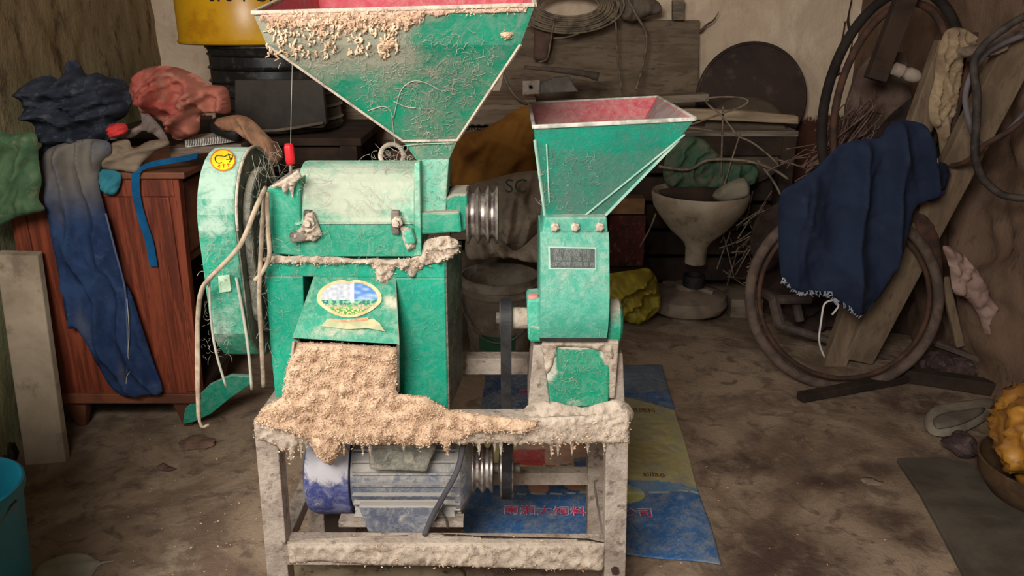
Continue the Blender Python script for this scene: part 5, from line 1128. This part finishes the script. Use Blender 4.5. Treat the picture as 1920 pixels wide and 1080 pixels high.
o = bpy.data.objects.new('crumpled_plastic', me); COL.objects.link(o); o.parent = yb; o.matrix_parent_inverse = Matrix.Translation(-Vector(yb.location))
# ------------------------------------------------------------------ teal bucket, bottom left; scraps
tbx = thing('teal_bucket', 'teal plastic bucket at the lower left edge of the floor', 'bucket', (-1.21, 1.48, 0))
M_teal = mat('teal plastic', S(24, 124, 142), S(20, 112, 132), 3, .4, .05, spec=.5)
MB().lathe([(0, .003), (.10, .003), (.104, .01), (.132, .30), (.137, .302), (.140, .31), (.139, .325), (.134, .328), (.129, .318), (.10, .02), (0, .014)], (-1.212, 1.49, 0), (0, 0, 1), 56).build('bucket_body', M_teal, tbx, smooth='auto')
MB().tube([Vector((-1.212-.138, 1.49, .3)), Vector((-1.3, 1.37, .22)), Vector((-1.212, 1.345, .2)), Vector((-1.13, 1.38, .22)), Vector((-1.212+.138, 1.49, .3))], .003, 6, 5).build('handle', M_iron, tbx, smooth=True)
tag(blob('green_scrap', [(36, 1050), (44, 1040), (54, 1060), (58, 1100), (30, 1110)], 1.4, .03, mat('lime plastic', S(150, 196, 70), S(120, 170, 60)), step=4, edge=8, lie=.004), 'small lime green plastic scrap beside the teal bucket', 'scrap')
tag(blob('pale_paper', [(70, 1064), (100, 1046), (140, 1036), (168, 1040), (186, 1050), (214, 1051), (188, 1058), (172, 1080), (150, 1110), (80, 1120), (60, 1090)], 1.5, .012, mat('pale torn paper', S(176, 166, 146), S(150, 140, 122), 6), folds=((80, 30, .006),), step=5, edge=12, lie=.004), 'torn pale paper scrap on the floor at the bottom left', 'paper')
tag(MB().ppx([(0, 0)]*0 or [(342, 796), (346, 768), (392, 722), (432, 704), (470, 706), (474, 718), (430, 748), (396, 776), (362, 792)], 2.33, .018).build('green_plate', dusty('loose green plate', S(0, 142, 112), S(0, 126, 98), PALE, .64, .08, film=.3), bevel=.003), 'loose green sheet-metal strip on the floor beside the stand leg', 'plate')
tag(blob('dry_leaf', [(296, 874), (306, 868), (318, 874), (330, 878), (316, 882), (300, 880)], 2, .004, M_twig, step=3, edge=4, lie=.003), 'small curled dry leaf on the floor left of the stand', 'leaf')
tag(blob('cracked_shard', [(1612, 898), (1630, 894), (1650, 902), (1672, 904), (1650, 910), (1626, 908)], 2, .004, mat('pale shard', S(140, 120, 104), S(90, 74, 64)), step=4, edge=5, lie=.003), 'small pale broken shard on the floor near the grey board', 'shard')
tag(blob('black_debris', [(-20, 800), (10, 790), (30, 800), (36, 830), (30, 870), (0, 880), (-30, 860)], 2, .07, mat('blackish debris', S(52, 44, 34), S(34, 28, 22), 30), step=5, edge=20, nz=(.05, 12), lie=.004, jag=6), 'blackish debris heap at the left wall foot beside the leaning board', 'debris')
# ------------------------------------------------------------------ feed bag on the floor
fb = thing('feed_bag', 'flat blue and yellow printed feed bag lying on the floor under the stand', 'bag', tuple(WZ(1100, 900)))
nu, nv = 190, 170
c00, c10, c11, c01 = (868, 1006), (1352, 1058), (1240, 684), (912, 690)
g00, g10, g11, g01 = [WZ(*c_, .004) for c_ in (c00, c10, c11, c01)]
def proj(p):
    q_ = p - Vector((0, 0, CH)); zc = q_.y*CP - q_.z*SP; yv = q_.y*SP + q_.z*CP; return 960+F*q_.x/zc, 540-F*yv/zc
mb = MB(); vc = []
B_, BD, BG, YL = S(44, 96, 150), S(38, 62, 98), S(92, 106, 126), S(184, 170, 110)
for j in range(nv+1):
    for i in range(nu+1):
        u, v = i/nu, j/nv
        p = g00.lerp(g10, u).lerp(g01.lerp(g11, u), v)
        e = min(u, 1-u, v, 1-v); p.x += .006*noise.noise(Vector((v*5, 1, 0)))*(1 if u > .5 else -1); p.y += .006*noise.noise(Vector((u*6, 4, 0)))
        px, py = proj(p)
        p.z = .004 + .012*min(1, e*14)*(.5+.5*noise.noise(Vector((p.x*7, p.y*7, 0)))) + .004*abs(noise.noise(Vector((p.x*22, p.y*30, 3))))*min(1, e*14)
        mb.v.append(p)
        x_, y_ = px, py; wv = noise.noise(Vector((x_/30, y_/30, 2)))
        sc_ = noise.turbulence(Vector((x_/9, y_/5, 7)), 4, False) + .12*noise.noise(Vector((x_/60, y_/30, 1)))
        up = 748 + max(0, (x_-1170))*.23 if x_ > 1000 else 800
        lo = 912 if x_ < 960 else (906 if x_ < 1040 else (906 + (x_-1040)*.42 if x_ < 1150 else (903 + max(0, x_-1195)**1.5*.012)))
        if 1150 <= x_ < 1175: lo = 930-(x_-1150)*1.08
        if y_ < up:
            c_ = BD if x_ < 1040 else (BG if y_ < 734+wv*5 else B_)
        elif y_ < lo: c_ = YL
        else:
            c_ = B_
            kk = max(0, min(.6, (noise.turbulence(Vector((x_/26+y_/40, y_/9, 7)), 5, False)-.42)*.9 + .25*noise.noise(Vector((x_/90, y_/40, 1))))); c_ = tuple(B_[k_]*(1-kk) + S(150, 166, 180)[k_]*kk for k_ in range(3)) + (1,)
            if ((x_-1165)/44)**2 + ((y_-930)/18)**2 < 1: c_ = S(184, 182, 76)
            if y_ < 925 and x_ > 1180: c_ = tuple(.6*c_[k_]+.4*S(110, 160, 196)[k_] for k_ in range(3)) + (1,)
        if ((x_-1040)/72)**2 + ((y_-852)/24)**2 < 1 and y_ < 880: c_ = S(206, 156, 126)
        if 962 < x_ < 1022 and 846+wv*6 < y_ < 876: c_ = S(186, 62, 56)
        if ((x_-1010)/20)**2 + ((y_-918)/13)**2 < 1 or ((x_-1078)/20)**2 + ((y_-912)/12)**2 < 1: c_ = S(208, 150, 118)
        if 1076 < x_ < 1100 and 862 < y_ < 880: c_ = S(56, 84, 126)
        if abs(((x_-1040)/72)**2 + ((y_-852)/24)**2 - 1) < .07 and x_ > 1022 and y_ < 880: c_ = S(92, 50, 44)
        if abs(y_ - (927 - (x_-1190)*.02)) < .9 and x_ > 940: c_ = S(200, 206, 190)
        vc.append(c_)
mb.f = [(j*(nu+1)+i, j*(nu+1)+i+1, (j+1)*(nu+1)+i+1, (j+1)*(nu+1)+i) for j in range(nv) for i in range(nu)]; mb.mi = [0]*len(mb.f)
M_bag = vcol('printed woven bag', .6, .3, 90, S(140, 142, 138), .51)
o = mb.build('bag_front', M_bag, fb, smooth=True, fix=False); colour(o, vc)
md = o.modifiers.new('thickness', 'SOLIDIFY'); md.thickness = .003; md.offset = -1
M_ink1, M_ink2, M_ink3 = mat('red print', S(206, 64, 96), bump=0), mat('brown print', S(120, 70, 50), bump=0), mat('pale print outline', S(196, 190, 206), bump=0)
def ftext(body, px, py, px2, py2, size, m, z=.0145, name='lettering', sx=1, flip=False):
    o_ = WZ(px, py, z); ux = (WZ(px2, py2, z)-o_).normalized(); uy = Vector((-ux.y, ux.x, 0))
    if flip: uy = -uy
    textmesh(name, body, size, m, lambda x, y, zz_: o_+ux*x*sx+uy*y+Vector((0, 0, zz_+.001)), fb, .0006)
for k_, ch in enumerate('南湘大饲料有限公司'):
    ftext(ch, 958+k_*31.5, 957.5+k_*.7, 990+k_*31.5, 958.2+k_*.7, .047, M_ink3, .0140); ftext(ch, 958+k_*31.5, 957.5+k_*.7, 990+k_*31.5, 958.2+k_*.7, .040, M_ink1, .0150)
ftext('含钙饲料', 1196, 770, 1228, 771, .034, M_ink2, sx=.9)
ftext('siliao', 1226, 890, 1250, 891, .036, M_ink2, sx=.9)
ftext('饲', 981, 737, 1000, 737, .04, M_ink1)

# unseen slatted crate, added left of the view to shade the lower-left floor
wc = thing('added_shade_crate', 'unseen slatted crate added left of the view to shade the lower-left floor', 'crate', (-1.05, .83, 0))
XA, XB, YA, YB_ = -1.25, -.82, .66, 1.04
for k_ in range(8):
    z_ = .005+k_*.12
    MB().box(XA, XB, YA, YA+.02, z_, z_+.105).build('slat', M_pt, wc); MB().box(XA, XB, YB_-.02, YB_, z_, z_+.105).build('slat', M_pt, wc)
    MB().box(XA, XA+.02, YA+.02, YB_-.02, z_, z_+.105).build('slat', M_pt, wc); MB().box(XB-.02, XB, YA+.02, YB_-.02, z_, z_+.105).build('slat', M_pt, wc)
MB().box(XA, XB, YA, YB_, .96, .98).build('lid_board', M_pt, wc)

# crumbs of bran scattered on the floor, a flat sack under the stand, a root on the plaster
r_ = random.Random(77); mb = MB()
for _ in range(900):
    px, py = r_.gauss(800, 330), r_.uniform(780, 1079); p = WZ(px, py, .003); a = r_.uniform(0, 6.28); l = r_.uniform(.001, .0045)
    mb.add([p+Vector((l*math.cos(a), l*math.sin(a), 0)), p+Vector((-l*math.sin(a)*.5, l*math.cos(a)*.5, .002)), p-Vector((l*math.cos(a), l*math.sin(a), 0)), p+Vector((l*math.sin(a)*.5, -l*math.cos(a)*.5, .001))], [(0, 1, 2), (0, 2, 3)])
tag(mb.build('bran_crumbs', M_bran2, fix=False), 'fine bran crumbs scattered over the concrete around the steel stand', 'crumbs', kind='stuff')
tag(blob('flat_sack', [(545, 1054), (640, 1058), (760, 1062), (862, 1064), (872, 1110), (860, 1180), (520, 1180), (534, 1100)], 1.6, .012, mat('beige flat sack', S(150, 132, 104), S(116, 98, 74), 9, c3=S(72, 52, 40)), folds=((85, 60, .008),), step=8, edge=14, lie=.004), 'flat beige sack on the floor under the front rail of the stand', 'sack')
tag(MB().tube([W(*p) for p in ((1312, 60, 4.04), (1326, 46, 4.03), (1338, 38, 4.03), (1348, 22, 4.03))], [.006, .005, .004, .002], 6, 4).build('thin_root', M_twig, smooth=True), 'short thin root on the cream wall above the plywood corner', 'root')
